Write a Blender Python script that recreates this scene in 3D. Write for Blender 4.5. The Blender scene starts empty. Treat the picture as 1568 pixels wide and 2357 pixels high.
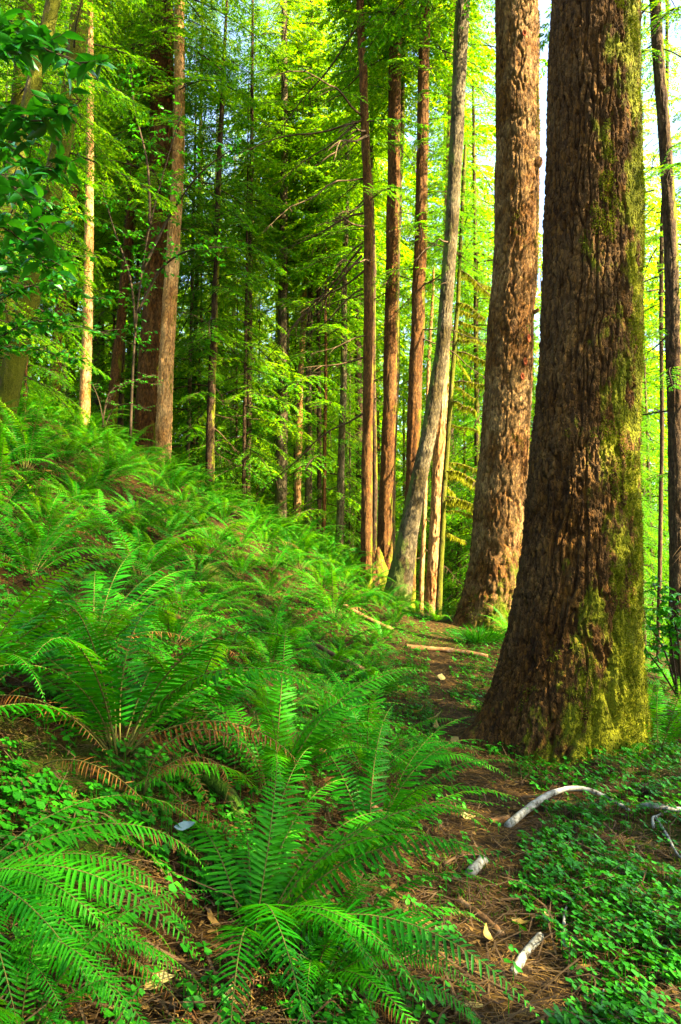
import bpy, math, random
import numpy as np
from mathutils import Vector, Matrix
rs = np.random.RandomState(11)
random.seed(11)
PI = math.pi
C = bpy.context.scene.collection
scene = bpy.context.scene

# ------------------------------------------------------------------ camera model
PITCH, FOC, CX, CY, CAMZ = math.radians(5.0), 1702.0, 784.0, 1178.5, 1.5
cp, sp_ = math.cos(PITCH), math.sin(PITCH)

def P(px, py, Y):
    u = (px - CX) / FOC; v = (CY - py) / FOC
    t = Y / (cp - v * sp_)
    return np.array((u * t, Y, CAMZ + (sp_ + v * cp) * t))

def mpp(py, Y):                       # metres per pixel
    v = (CY - py) / FOC
    return Y / (cp - v * sp_) / FOC

def project(x, y, z):
    zz = z - CAMZ
    dep = y * cp + zz * sp_
    up = -y * sp_ + zz * cp
    return CX + x / dep * FOC, CY - up / dep * FOC

# ------------------------------------------------------------------ noise
def _h(ix, iy, iz, seed):
    h = (ix.astype(np.int64) * 374761393 + iy.astype(np.int64) * 668265263 + iz.astype(np.int64) * 1274126177 + seed * 974634777) & 0xffffffff
    h = ((h ^ (h >> 13)) * 1103515245) & 0xffffffff
    h = ((h ^ (h >> 16)) * 2246822519) & 0xffffffff
    return ((h ^ (h >> 15)) & 0xffffff) / float(0xffffff)

def vnoise(x, y, z=None, seed=0):
    x = np.asarray(x, float); y = np.asarray(y, float)
    z = np.zeros_like(x) if z is None else np.asarray(z, float)
    ix, iy, iz = np.floor(x), np.floor(y), np.floor(z)
    fx, fy, fz = x - ix, y - iy, z - iz
    fx = fx * fx * (3 - 2 * fx); fy = fy * fy * (3 - 2 * fy); fz = fz * fz * (3 - 2 * fz)
    r = 0
    for a in (0, 1):
        for b in (0, 1):
            for c in (0, 1):
                w = (fx if a else 1 - fx) * (fy if b else 1 - fy) * (fz if c else 1 - fz)
                r = r + w * _h(ix + a, iy + b, iz + c, seed)
    return r * 2 - 1

def fbm(x, y, z=None, o=3, seed=0):
    r, a, f = 0, 1.0, 1.0
    x = np.asarray(x, float); y = np.asarray(y, float)
    z = np.zeros_like(x) if z is None else np.asarray(z, float)
    for i in range(o):
        r = r + a * vnoise(x * f, y * f, z * f, seed + i); a *= .5; f *= 2.03
    return r

def worley(u, v, per, seed=0):
    iu, iv = np.floor(u), np.floor(v)
    cv_ = np.zeros(u.shape); f1 = np.full(u.shape, 9.0); f2 = np.full(u.shape, 9.0)
    z0 = np.zeros_like(iu)
    for a in (-1, 0, 1):
        for b in (-1, 0, 1):
            cu, cv = iu + a, iv + b
            wu = np.mod(cu, per)
            d = np.hypot(cu + .1 + .8 * _h(wu, cv, z0, seed) - u, cv + .1 + .8 * _h(wu, cv, z0 + 1, seed) - v)
            m = d < f1
            f2 = np.where(m, f1, np.minimum(f2, d)); f1 = np.where(m, d, f1); cv_ = np.where(m, _h(wu, cv, z0 + 2, seed), cv_)
    return f1, f2, cv_

def sstep(x, a, b):
    t = np.clip((x - a) / (b - a), 0, 1)
    return t * t * (3 - 2 * t)

# ------------------------------------------------------------------ terrain
def softp(a, k):
    return k * np.log1p(np.exp(np.clip(a / k, -40, 40)))

def path_x(y):
    return np.interp(y, [-10, 2, 3, 4.6, 6.2, 8.5, 11, 13, 15, 20, 60], [.4, .55, .72, .95, 1.12, 1.2, 1.52, 1.78, 2.0, 2.4, 6])

def H0(x, y):
    x = np.asarray(x, float); y = np.asarray(y, float)
    d = path_x(y) - x
    zr = np.interp(y, [-40, 2, 6, 8.5, 11, 13, 14, 18, 24, 40, 80, 160], [-.5, 0, 0, .17, .42, .66, .72, .55, -.2, -3, -7, -8])
    zl = np.interp(y, [-40, 2, 6, 8.5, 11, 13, 15, 22, 30, 45, 80, 160], [-.5, 0, 0, .17, .42, .66, .72, .8, .2, -1.5, -5, -6])
    s = sstep(d, -.3, 3)
    up = .55 * softp(d - .55, .25)
    up = up - .85 * softp(up - 5.2, .5)
    dn = .34 * softp(-d - 2.3, .4)
    dn = dn - .9 * softp(dn - 5, .6)
    return zr + (zl - zr) * s + up - dn

def H(x, y):
    x = np.asarray(x, float); y = np.asarray(y, float)
    d = np.abs(path_x(y) - x)
    m = .25 + .75 * sstep(d, .3, .9)
    n = .07 * fbm(x * .9, y * .9, seed=3) + .025 * fbm(x * 4, y * 4, seed=5)
    return H0(x, y) + n * m

def G(px, py):                         # the terrain point seen at a pixel of the picture
    u = (px - CX) / FOC; v = (CY - py) / FOC
    t = np.linspace(1.0, 40, 4000)
    X = u * t; Y = (cp - v * sp_) * t; Z = CAMZ + (sp_ + v * cp) * t
    k = np.nonzero(Z < H(X, Y))[0]
    k = k[0] if len(k) else 3999
    return np.array((X[k], Y[k], float(H(X[k], Y[k]))))

# ------------------------------------------------------------------ mesh helpers
def mesh(name, V, Fs, mats, mi=None, smooth=False, attr=None, face=None):
    V = np.asarray(V, np.float32).reshape(-1, 3)
    if not isinstance(Fs, list): Fs = [Fs]
    Fs = [np.asarray(f, np.int32) for f in Fs if len(f)]
    me = bpy.data.meshes.new(name)
    me.vertices.add(len(V)); me.vertices.foreach_set('co', V.ravel())
    loops = np.concatenate([f.ravel() for f in Fs])
    tot = np.concatenate([np.full(len(f), f.shape[1], np.int32) for f in Fs])
    start = np.concatenate([[0], np.cumsum(tot)[:-1]]).astype(np.int32)
    me.loops.add(len(loops)); me.loops.foreach_set('vertex_index', loops)
    me.polygons.add(len(tot)); me.polygons.foreach_set('loop_start', start)
    for m in (mats if isinstance(mats, (list, tuple)) else [mats]): me.materials.append(m)
    if mi is not None: me.polygons.foreach_set('material_index', np.asarray(mi, np.int32))
    if smooth: me.polygons.foreach_set('use_smooth', np.ones(len(tot), bool))
    if attr is not None:
        a = me.attributes.new('plate', 'FLOAT', 'POINT'); a.data.foreach_set('value', np.asarray(attr, np.float32))
    if face is not None:
        a = me.attributes.new('facing', 'FLOAT', 'POINT'); a.data.foreach_set('value', np.asarray(face, np.float32))
    me.update(calc_edges=True)
    return me

def obj(name, me, parent=None, loc=(0, 0, 0), rot=None, scale=None):
    o = bpy.data.objects.new(name, me); C.objects.link(o)
    o.location = [float(v) for v in loc]
    if rot is not None: o.rotation_euler = rot
    if scale is not None: o.scale = (scale,) * 3 if not hasattr(scale, '__len__') else scale
    if parent is not None: o.parent = parent
    return o

def tag(o, label=None, cat=None, group=None, kind=None):
    if label: o['label'] = label
    if cat: o['category'] = cat
    if group: o['group'] = group
    if kind: o['kind'] = kind
    return o

def thing(name, loc, label, cat, group=None, rz=0):
    o = obj(name, None, None, loc, (0, 0, rz)); o.empty_display_size = .2
    return tag(o, label, cat, group)

class Acc:
    def __init__(s): s.V = []; s.F = []; s.M = []; s.n = 0
    def add(s, V, F, m=0):
        V = np.asarray(V, float).reshape(-1, 3); F = np.asarray(F, int).reshape(-1, 4)
        s.V.append(V); s.F.append(F + s.n); s.M.append(np.full(len(F), m)); s.n += len(V)
    def get(s):
        return np.concatenate(s.V), np.concatenate(s.F), np.concatenate(s.M)
    def mesh(s, name, mats, smooth=False):
        V, F, M = s.get(); return mesh(name, V, F, mats, M, smooth)

def tube(pts, rad, n=6):
    pts = np.asarray(pts, float); K = len(pts)
    rad = np.full(K, rad, float) if np.isscalar(rad) else np.asarray(rad, float)
    T = np.gradient(pts, axis=0); T /= np.linalg.norm(T, axis=1)[:, None] + 1e-9
    ref = np.array((0, 0, 1.0)) if abs(T[:, 2].mean()) < .8 else np.array((1.0, 0, 0))
    A = np.cross(T, ref); A /= np.linalg.norm(A, axis=1)[:, None] + 1e-9
    B = np.cross(T, A)
    th = np.arange(n) / n * 2 * PI
    V = pts[:, None] + rad[:, None, None] * (A[:, None] * np.cos(th)[None, :, None] + B[:, None] * np.sin(th)[None, :, None])
    i = np.arange(K - 1)[:, None] * n; j = np.arange(n)[None]
    j2 = (j + 1) % n
    F = np.stack([i + j, i + j2, i + n + j2, i + n + j], -1).reshape(-1, 4)
    V = np.concatenate([V.reshape(-1, 3), pts[:1], pts[-1:]])
    a, b = K * n, K * n + 1
    j = np.arange(0, n, 2)
    c1 = np.stack([np.full(len(j), a), (j + 2) % n, (j + 1) % n, j], -1)
    o = (K - 1) * n
    c2 = np.stack([np.full(len(j), b), o + j, o + (j + 1) % n, o + (j + 2) % n], -1)
    return V, np.concatenate([F, c1, c2])

def spline(pts, n):
    pts = np.asarray(pts, float); K = len(pts)
    t = np.linspace(0, K - 1, n); i = np.clip(t.astype(int), 0, K - 2); f = (t - i)[:, None]
    p0 = pts[np.maximum(i - 1, 0)]; p1 = pts[i]; p2 = pts[i + 1]; p3 = pts[np.minimum(i + 2, K - 1)]
    return .5 * (2 * p1 + (p2 - p0) * f + (2 * p0 - 5 * p1 + 4 * p2 - p3) * f ** 2 + (3 * p1 - p0 - 3 * p2 + p3) * f ** 3)

def rotm(az, el=0, roll=0):            # local +X outwards -> azimuth, raised by el
    return np.array(Matrix.Rotation(az, 3, 'Z') @ Matrix.Rotation(-el, 3, 'Y') @ Matrix.Rotation(roll, 3, 'X'))

# ------------------------------------------------------------------ materials
def newmat(name):
    m = bpy.data.materials.new(name); m.use_nodes = True
    nt = m.node_tree; nt.nodes.clear()
    return m, nt, nt.nodes.new('ShaderNodeOutputMaterial')

def N(nt, typ, **kw):
    n = nt.nodes.new(typ)
    for k, v in kw.items():
        if k in n.bl_rna.properties.keys(): setattr(n, k, v)
        else: n.inputs[k.replace('_', ' ')].default_value = v
    return n

def ramp(nt, src, stops):
    r = nt.nodes.new('ShaderNodeValToRGB'); e = r.color_ramp.elements
    while len(e) < len(stops): e.new(.5)
    for k, (p, c) in zip(e, stops): k.position = p; k.color = (*c, 1)
    nt.links.new(src, r.inputs[0]); return r.outputs[0]

def mixc(nt, fac, a, b, mode='MIX'):
    m = nt.nodes.new('ShaderNodeMix'); m.data_type = 'RGBA'; m.blend_type = mode
    for s, v in ((m.inputs[0], fac), (m.inputs[6], a), (m.inputs[7], b)):
        if hasattr(v, 'is_linked'): nt.links.new(v, s)
        elif np.isscalar(v): s.default_value = v
        else: s.default_value = (*v, 1)
    return m.outputs[2]

def math_(nt, op, a, b=None, clamp=False):
    m = nt.nodes.new('ShaderNodeMath'); m.operation = op; m.use_clamp = clamp
    for i, v in ((0, a), (1, b)):
        if v is None: continue
        if hasattr(v, 'is_linked'): nt.links.new(v, m.inputs[i])
        else: m.inputs[i].default_value = v
    return m.outputs[0]

def leaf_mat(name, stops, trans_mul=(1.25, 1.15, .35), tw=.45, rough=.42, spec=.35, noise=1.5, hue_obj=.25, isl=.42):
    m, nt, out = newmat(name)
    L = nt.links.new
    geo = nt.nodes.new('ShaderNodeNewGeometry'); oi = nt.nodes.new('ShaderNodeObjectInfo')
    tc = nt.nodes.new('ShaderNodeTexCoord')
    nz = N(nt, 'ShaderNodeTexNoise', Scale=noise, Detail=2.0); L(tc.outputs['Object'], nz.inputs['Vector'])
    a = math_(nt, 'MULTIPLY', geo.outputs['Random Per Island'], isl)
    b = math_(nt, 'MULTIPLY', oi.outputs['Random'], hue_obj)
    c = math_(nt, 'MULTIPLY', nz.outputs[0], .55)
    f = math_(nt, 'ADD', math_(nt, 'ADD', a, b), c)
    f = math_(nt, 'SUBTRACT', f, .1, True)
    col = ramp(nt, f, stops)
    bs = nt.nodes.new('ShaderNodeBsdfPrincipled')
    L(col, bs.inputs['Base Color']); bs.inputs['Roughness'].default_value = rough
    bs.inputs['Specular IOR Level'].default_value = spec
    tr = nt.nodes.new('ShaderNodeBsdfTranslucent')
    L(mixc(nt, 1.0, col, trans_mul, 'MULTIPLY'), tr.inputs['Color'])
    mx = nt.nodes.new('ShaderNodeMixShader'); mx.inputs[0].default_value = tw
    L(bs.outputs[0], mx.inputs[1]); L(tr.outputs[0], mx.inputs[2]); L(mx.outputs[0], out.inputs[0])
    return m

def bark_mat(name, lo, hi, grey, moss=.0, mossdir=(1, -.3, .1), mosscol=((.035, .045, .0006), (.14, .14, .002)), sc=1.0, rough=.95, basemoss=0.0, bump=.5, greyamt=.5):
    m, nt, out = newmat(name); L = nt.links.new
    tc = nt.nodes.new('ShaderNodeTexCoord')
    mp = N(nt, 'ShaderNodeMapping'); mp.inputs['Scale'].default_value = (14 * sc, 14 * sc, 2.6 * sc); L(tc.outputs['Object'], mp.inputs[0])
    n1 = N(nt, 'ShaderNodeTexNoise', Scale=1.0, Detail=6.0, Roughness=.65); L(mp.outputs[0], n1.inputs['Vector'])
    n2 = N(nt, 'ShaderNodeTexNoise', Scale=1.4 * sc, Detail=4.0, Roughness=.6); L(tc.outputs['Object'], n2.inputs['Vector'])
    n3 = N(nt, 'ShaderNodeTexNoise', Scale=60.0 * sc, Detail=3.0, Roughness=.7); L(tc.outputs['Object'], n3.inputs['Vector'])
    at = N(nt, 'ShaderNodeAttribute', attribute_name='plate')
    col = ramp(nt, n1.outputs[0], [(.3, lo), (.68, hi)])
    g = math_(nt, 'MULTIPLY', math_(nt, 'MULTIPLY', at.outputs['Fac'], ramp(nt, n2.outputs[0], [(.38, (0, 0, 0)), (.62, (1, 1, 1))])), greyamt)
    col = mixc(nt, g, col, grey)
    mpv = N(nt, 'ShaderNodeMapping'); mpv.inputs['Scale'].default_value = (38 * sc, 38 * sc, 15 * sc); L(tc.outputs['Object'], mpv.inputs[0])
    wv = N(nt, 'ShaderNodeTexNoise', Scale=2.0, Detail=2.0); L(mpv.outputs[0], wv.inputs['Vector'])
    vv = mixc(nt, .35, mpv.outputs[0], wv.outputs['Color'], 'ADD')
    vo = N(nt, 'ShaderNodeTexVoronoi', Scale=1.0); L(vv, vo.inputs['Vector'])
    ve = N(nt, 'ShaderNodeTexVoronoi', feature='DISTANCE_TO_EDGE', Scale=1.0); L(vv, ve.inputs['Vector'])
    sxv = nt.nodes.new('ShaderNodeSeparateColor'); L(vo.outputs['Color'], sxv.inputs[0])
    col = mixc(nt, 1.0, col, ramp(nt, sxv.outputs[0], [(.0, (.55, .52, .5)), (.6, (1.05, 1.0, .95)), (1.0, (1.7, 1.6, 1.4))]), 'MULTIPLY')
    if moss > 0 or basemoss > 0:
        dt = N(nt, 'ShaderNodeAttribute', attribute_name='facing')
        sx = nt.nodes.new('ShaderNodeSeparateXYZ'); L(tc.outputs['Object'], sx.inputs[0])
        hz = math_(nt, 'MULTIPLY', math_(nt, 'SUBTRACT', 1.0, math_(nt, 'DIVIDE', sx.outputs[2], 1.6), True), basemoss)
        mp2 = N(nt, 'ShaderNodeMapping'); mp2.inputs['Scale'].default_value = (6, 6, 2.6); L(tc.outputs['Object'], mp2.inputs[0])
        n4 = N(nt, 'ShaderNodeTexNoise', Scale=1.0, Detail=7.0, Roughness=.68); L(mp2.outputs[0], n4.inputs['Vector'])
        f = math_(nt, 'ADD', math_(nt, 'MULTIPLY', dt.outputs['Fac'], .26 * mossdir[0]), math_(nt, 'ADD', n4.outputs[0], hz))
        f = math_(nt, 'ADD', f, moss - .78)
        f = ramp(nt, f, [(.0, (0, 0, 0)), (.09, (1, 1, 1))])
        mc = ramp(nt, math_(nt, 'ADD', math_(nt, 'MULTIPLY', n3.outputs[0], .6), math_(nt, 'MULTIPLY', n2.outputs[0], .4)), [(.35, mosscol[0]), (.62, mosscol[1])])
        col = mixc(nt, f, col, mc)
    bs = nt.nodes.new('ShaderNodeBsdfPrincipled'); L(col, bs.inputs['Base Color'])
    bs.inputs['Roughness'].default_value = rough; bs.inputs['Specular IOR Level'].default_value = .15
    hgt = math_(nt, 'ADD', math_(nt, 'MULTIPLY', n1.outputs[0], 1.0), math_(nt, 'MULTIPLY', n3.outputs[0], .5))
    hgt = math_(nt, 'ADD', hgt, math_(nt, 'ADD', math_(nt, 'MULTIPLY', sxv.outputs[1], .35), math_(nt, 'MULTIPLY', math_(nt, 'MINIMUM', ve.outputs['Distance'], .18), 3.0)))
    bp = N(nt, 'ShaderNodeBump', Strength=bump, Distance=.02); L(hgt, bp.inputs['Height']); L(bp.outputs[0], bs.inputs['Normal'])
    L(bs.outputs[0], out.inputs[0])
    return m

def noise_mat(name, stops, scale=8, rough=.9, bump=.3, detail=5, island=0.0, spec=.2, dist=.01, mapscale=None):
    m, nt, out = newmat(name); L = nt.links.new
    tc = nt.nodes.new('ShaderNodeTexCoord')
    nz = N(nt, 'ShaderNodeTexNoise', Scale=float(scale), Detail=float(detail), Roughness=.65)
    if mapscale:
        mp = N(nt, 'ShaderNodeMapping'); mp.inputs['Scale'].default_value = mapscale
        L(tc.outputs['Object'], mp.inputs[0]); L(mp.outputs[0], nz.inputs['Vector'])
    else: L(tc.outputs['Object'], nz.inputs['Vector'])
    f = nz.outputs[0]
    if island:
        geo = nt.nodes.new('ShaderNodeNewGeometry')
        f = math_(nt, 'ADD', math_(nt, 'MULTIPLY', f, 1 - island), math_(nt, 'MULTIPLY', geo.outputs['Random Per Island'], island))
    bs = nt.nodes.new('ShaderNodeBsdfPrincipled'); L(ramp(nt, f, stops), bs.inputs['Base Color'])
    bs.inputs['Roughness'].default_value = rough; bs.inputs['Specular IOR Level'].default_value = spec
    if bump:
        bp = N(nt, 'ShaderNodeBump', Strength=bump, Distance=dist); L(nz.outputs[0], bp.inputs['Height']); L(bp.outputs[0], bs.inputs['Normal'])
    L(bs.outputs[0], out.inputs[0]); return m

M_fern = leaf_mat('fern_green', [(.05, (.003, .05, .001)), (.4, (.009, .15, .0015)), (.75, (.030, .25, .002)), (.95, (.07, .32, .003))], trans_mul=(4.2, 1.3, .2), tw=.45, rough=.45, spec=.12, noise=2, hue_obj=.5, isl=.16)
M_fern_dead = leaf_mat('fern_dead', [(.2, (.05, .016, .002)), (.6, (.15, .06, .008)), (.9, (.26, .13, .02))], trans_mul=(1, .8, .5), tw=.25, rough=.6, spec=.2)
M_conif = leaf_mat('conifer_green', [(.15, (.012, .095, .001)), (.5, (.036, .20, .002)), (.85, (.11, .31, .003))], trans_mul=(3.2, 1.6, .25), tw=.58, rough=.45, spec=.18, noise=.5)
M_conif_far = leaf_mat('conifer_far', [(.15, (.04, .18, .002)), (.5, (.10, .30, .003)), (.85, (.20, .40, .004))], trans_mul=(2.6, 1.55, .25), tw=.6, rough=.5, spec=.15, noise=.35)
M_broad = leaf_mat('broadleaf_green', [(.15, (.004, .06, .003)), (.5, (.008, .11, .005)), (.9, (.035, .24, .008))], trans_mul=(1.6, 1.2, .3), tw=.3, rough=.3, spec=.5, noise=2)
M_shrub = leaf_mat('shrub_green', [(.15, (.012, .13, .004)), (.5, (.03, .24, .006)), (.9, (.12, .36, .008))], trans_mul=(1.6, 1.2, .3), tw=.45, rough=.4, spec=.35, noise=2)
M_sorrel = leaf_mat('sorrel_green', [(.15, (.003, .045, .001)), (.5, (.009, .12, .0015)), (.9, (.028, .21, .003))], trans_mul=(2.5, 1.2, .3), tw=.3, rough=.5, spec=.15, noise=1.2)
M_moss = leaf_mat('moss_blades', [(.15, (.03, .05, .001)), (.5, (.075, .10, .002)), (.9, (.17, .18, .004))], trans_mul=(1.1, 1.1, .3), tw=.35, rough=.8, spec=.1, noise=6)
M_moss_hang = leaf_mat('hanging_moss', [(.15, (.08, .10, .002)), (.5, (.18, .20, .004)), (.9, (.30, .29, .006))], trans_mul=(1.2, 1.1, .3), tw=.45, rough=.8, spec=.1, noise=3)
M_gmoss = leaf_mat('ground_moss_blades', [(.15, (.03, .085, .002)), (.5, (.06, .16, .003)), (.9, (.13, .22, .005))], trans_mul=(1.1, 1.1, .3), tw=.35, rough=.8, spec=.1, noise=2)
M_stipe = noise_mat('stipe', [(.3, (.05, .055, .008)), (.7, (.10, .09, .015))], scale=20, bump=0)
M_wood = noise_mat('twig_wood', [(.3, (.018, .011, .004)), (.7, (.055, .035, .014))], scale=15, bump=.3)
M_deadwood = noise_mat('dead_twig', [(.3, (.03, .016, .005)), (.7, (.09, .055, .022))], scale=15, bump=.3)
M_litter = noise_mat('litter', [(.2, (.009, .004, .0005)), (.5, (.035, .017, .002)), (.8, (.14, .08, .016))], scale=6, bump=0, island=.7, rough=.8)
M_leaf_y = leaf_mat('fallen_leaf', [(.15, (.10, .055, .008)), (.5, (.21, .145, .025)), (.9, (.34, .27, .08))], trans_mul=(1, .9, .5), tw=.2, rough=.6, noise=20, hue_obj=.5)
M_leaf_b = noise_mat('leaf_underside', [(.3, (.10, .17, .16)), (.7, (.20, .29, .28))], scale=30, bump=.3, rough=.5)
M_birch = noise_mat('birch_bark', [(.36, (.02, .014, .006)), (.45, (.13, .125, .095)), (.7, (.26, .265, .24))], scale=26, bump=.4, rough=.7, mapscale=(1, 1, 1))
M_log = noise_mat('log_bark', [(.3, (.05, .022, .006)), (.55, (.16, .08, .025)), (.8, (.30, .22, .13))], scale=9, bump=.6, dist=.02)
M_stump = bark_mat('stump_moss', (.05, .02, .005), (.12, .06, .015), (.12, .09, .05), moss=.2, mosscol=((.03, .045, .001), (.11, .12, .002)))

M_logmoss = bark_mat('log_moss', (.03, .018, .004), (.06, .035, .01), (.06, .05, .02), moss=.36, mosscol=((.008, .025, .0008), (.03, .075, .0015)))
M_fir1 = bark_mat('bark_fir_mossy', (.016, .0065, .0005), (.068, .030, .0026), (.12, .072, .024), moss=.20, mossdir=(.75, 0, 0), mosscol=((.03, .042, .0006), (.16, .16, .002)), basemoss=.16, greyamt=.45, bump=.9)
M_fir2 = bark_mat('bark_fir', (.024, .0095, .001), (.11, .047, .007), (.23, .15, .062), moss=.06, mossdir=(.5, 0, 0), mosscol=((.02, .035, .0006), (.08, .10, .0015)), basemoss=.3, greyamt=.6, bump=.8)
M_redbig = bark_mat('bark_redwood_big', (.022, .008, .0008), (.10, .038, .005), (.14, .075, .025), moss=.0, basemoss=.1, sc=1.0, greyamt=.4, bump=.8)
M_redw = bark_mat('bark_redwood', (.024, .009, .001), (.095, .038, .006), (.12, .07, .025), moss=.02, basemoss=.1, sc=1.3, greyamt=.4)
M_grey = bark_mat('bark_grey', (.016, .012, .003), (.05, .036, .011), (.115, .095, .055), moss=.2, mossdir=(-.6, -.4, .2), mosscol=((.04, .055, .01), (.10, .12, .02)), basemoss=.3, sc=1.2, greyamt=.85)
M_tan_lit = bark_mat('bark_tan_lit', (.12, .045, .009), (.40, .20, .06), (.5, .35, .17), moss=.0, basemoss=.05, sc=1.2)  # tan bark brightened for sunlit trunks: the sun is put into its colour
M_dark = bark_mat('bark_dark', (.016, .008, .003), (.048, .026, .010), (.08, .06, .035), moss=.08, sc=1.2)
M_mossy = bark_mat('bark_mossy', (.03, .022, .005), (.08, .06, .012), (.12, .11, .05), moss=.38, mossdir=(.6, -.3, .2), mosscol=((.025, .03, .001), (.10, .10, .003)), sc=1.2)

def ground_mat():
    m, nt, out = newmat('forest_floor'); L = nt.links.new
    tc = nt.nodes.new('ShaderNodeTexCoord')
    n1 = N(nt, 'ShaderNodeTexNoise', Scale=9.0, Detail=8.0, Roughness=.72); L(tc.outputs['Object'], n1.inputs['Vector'])
    n2 = N(nt, 'ShaderNodeTexNoise', Scale=70.0, Detail=4.0, Roughness=.7); L(tc.outputs['Object'], n2.inputs['Vector'])
    n3 = N(nt, 'ShaderNodeTexNoise', Scale=.9, Detail=5.0, Roughness=.65); L(tc.outputs['Object'], n3.inputs['Vector'])
    f = math_(nt, 'ADD', math_(nt, 'MULTIPLY', n1.outputs[0], .6), math_(nt, 'MULTIPLY', n2.outputs[0], .4))
    col = ramp(nt, f, [(.36, (.005, .0026, .0003)), (.5, (.020, .0095, .001)), (.62, (.06, .03, .0035))])
    ms = ramp(nt, n3.outputs[0], [(.52, (0, 0, 0)), (.62, (1, 1, 1))])
    mcol = ramp(nt, n2.outputs[0], [(.35, (.010, .03, .001)), (.65, (.04, .075, .002))])
    col = mixc(nt, math_(nt, 'MULTIPLY', ms, .75), col, mcol)
    bs = nt.nodes.new('ShaderNodeBsdfPrincipled'); L(col, bs.inputs['Base Color'])
    bs.inputs['Roughness'].default_value = .95; bs.inputs['Specular IOR Level'].default_value = .1
    bp = N(nt, 'ShaderNodeBump', Strength=.8, Distance=.03); L(f, bp.inputs['Height']); L(bp.outputs[0], bs.inputs['Normal'])
    L(bs.outputs[0], out.inputs[0]); return m
M_ground = ground_mat()
M_path = noise_mat('trail_earth', [(.33, (.006, .0033, .0004)), (.5, (.022, .0115, .0014)), (.64, (.065, .035, .005))], scale=22, detail=8, bump=.8, dist=.02, rough=.95, spec=.1)

# ------------------------------------------------------------------ ground, trail
def axis(lo, hi, step, far):
    a = list(np.arange(lo, hi + step / 2, step)); s = step
    while a[-1] < far: s *= 1.13; a.append(a[-1] + s)
    s = step
    while a[0] > -far: s *= 1.13; a.insert(0, a[0] - s)
    return np.array(a)
gx, gy = axis(-7, 5, .07, 220), axis(1, 15, .07, 220)
XX, YY = np.meshgrid(gx, gy)
nx, ny = len(gx), len(gy)
i = np.arange(ny - 1)[:, None] * nx + np.arange(nx - 1)[None]
F = np.stack([i, i + 1, i + nx + 1, i + nx], -1).reshape(-1, 4)
tag(obj('ground', mesh('ground', np.stack([XX, YY, H(XX, YY)], -1), F, M_ground, smooth=True)), kind='structure')
ty = np.arange(.6, 14.6, .05); tw = np.linspace(-1, 1, 15)
wl = .26 + .09 * fbm(ty * 1.3, ty * 0, seed=21) + .05 * fbm(ty * 6, ty * 0, seed=22)
TX = path_x(ty)[:, None] + tw[None] * wl[:, None]; TY = np.repeat(ty[:, None], 15, 1)
i = np.arange(len(ty) - 1)[:, None] * 15 + np.arange(14)[None]
F = np.stack([i, i + 1, i + 16, i + 15], -1).reshape(-1, 4)
tag(obj('path', mesh('path', np.stack([TX, TY, H(TX, TY) + .008 * (1.2 - np.abs(tw[None]) ** 4)], -1), F, M_path, smooth=True)), kind='structure')

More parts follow.
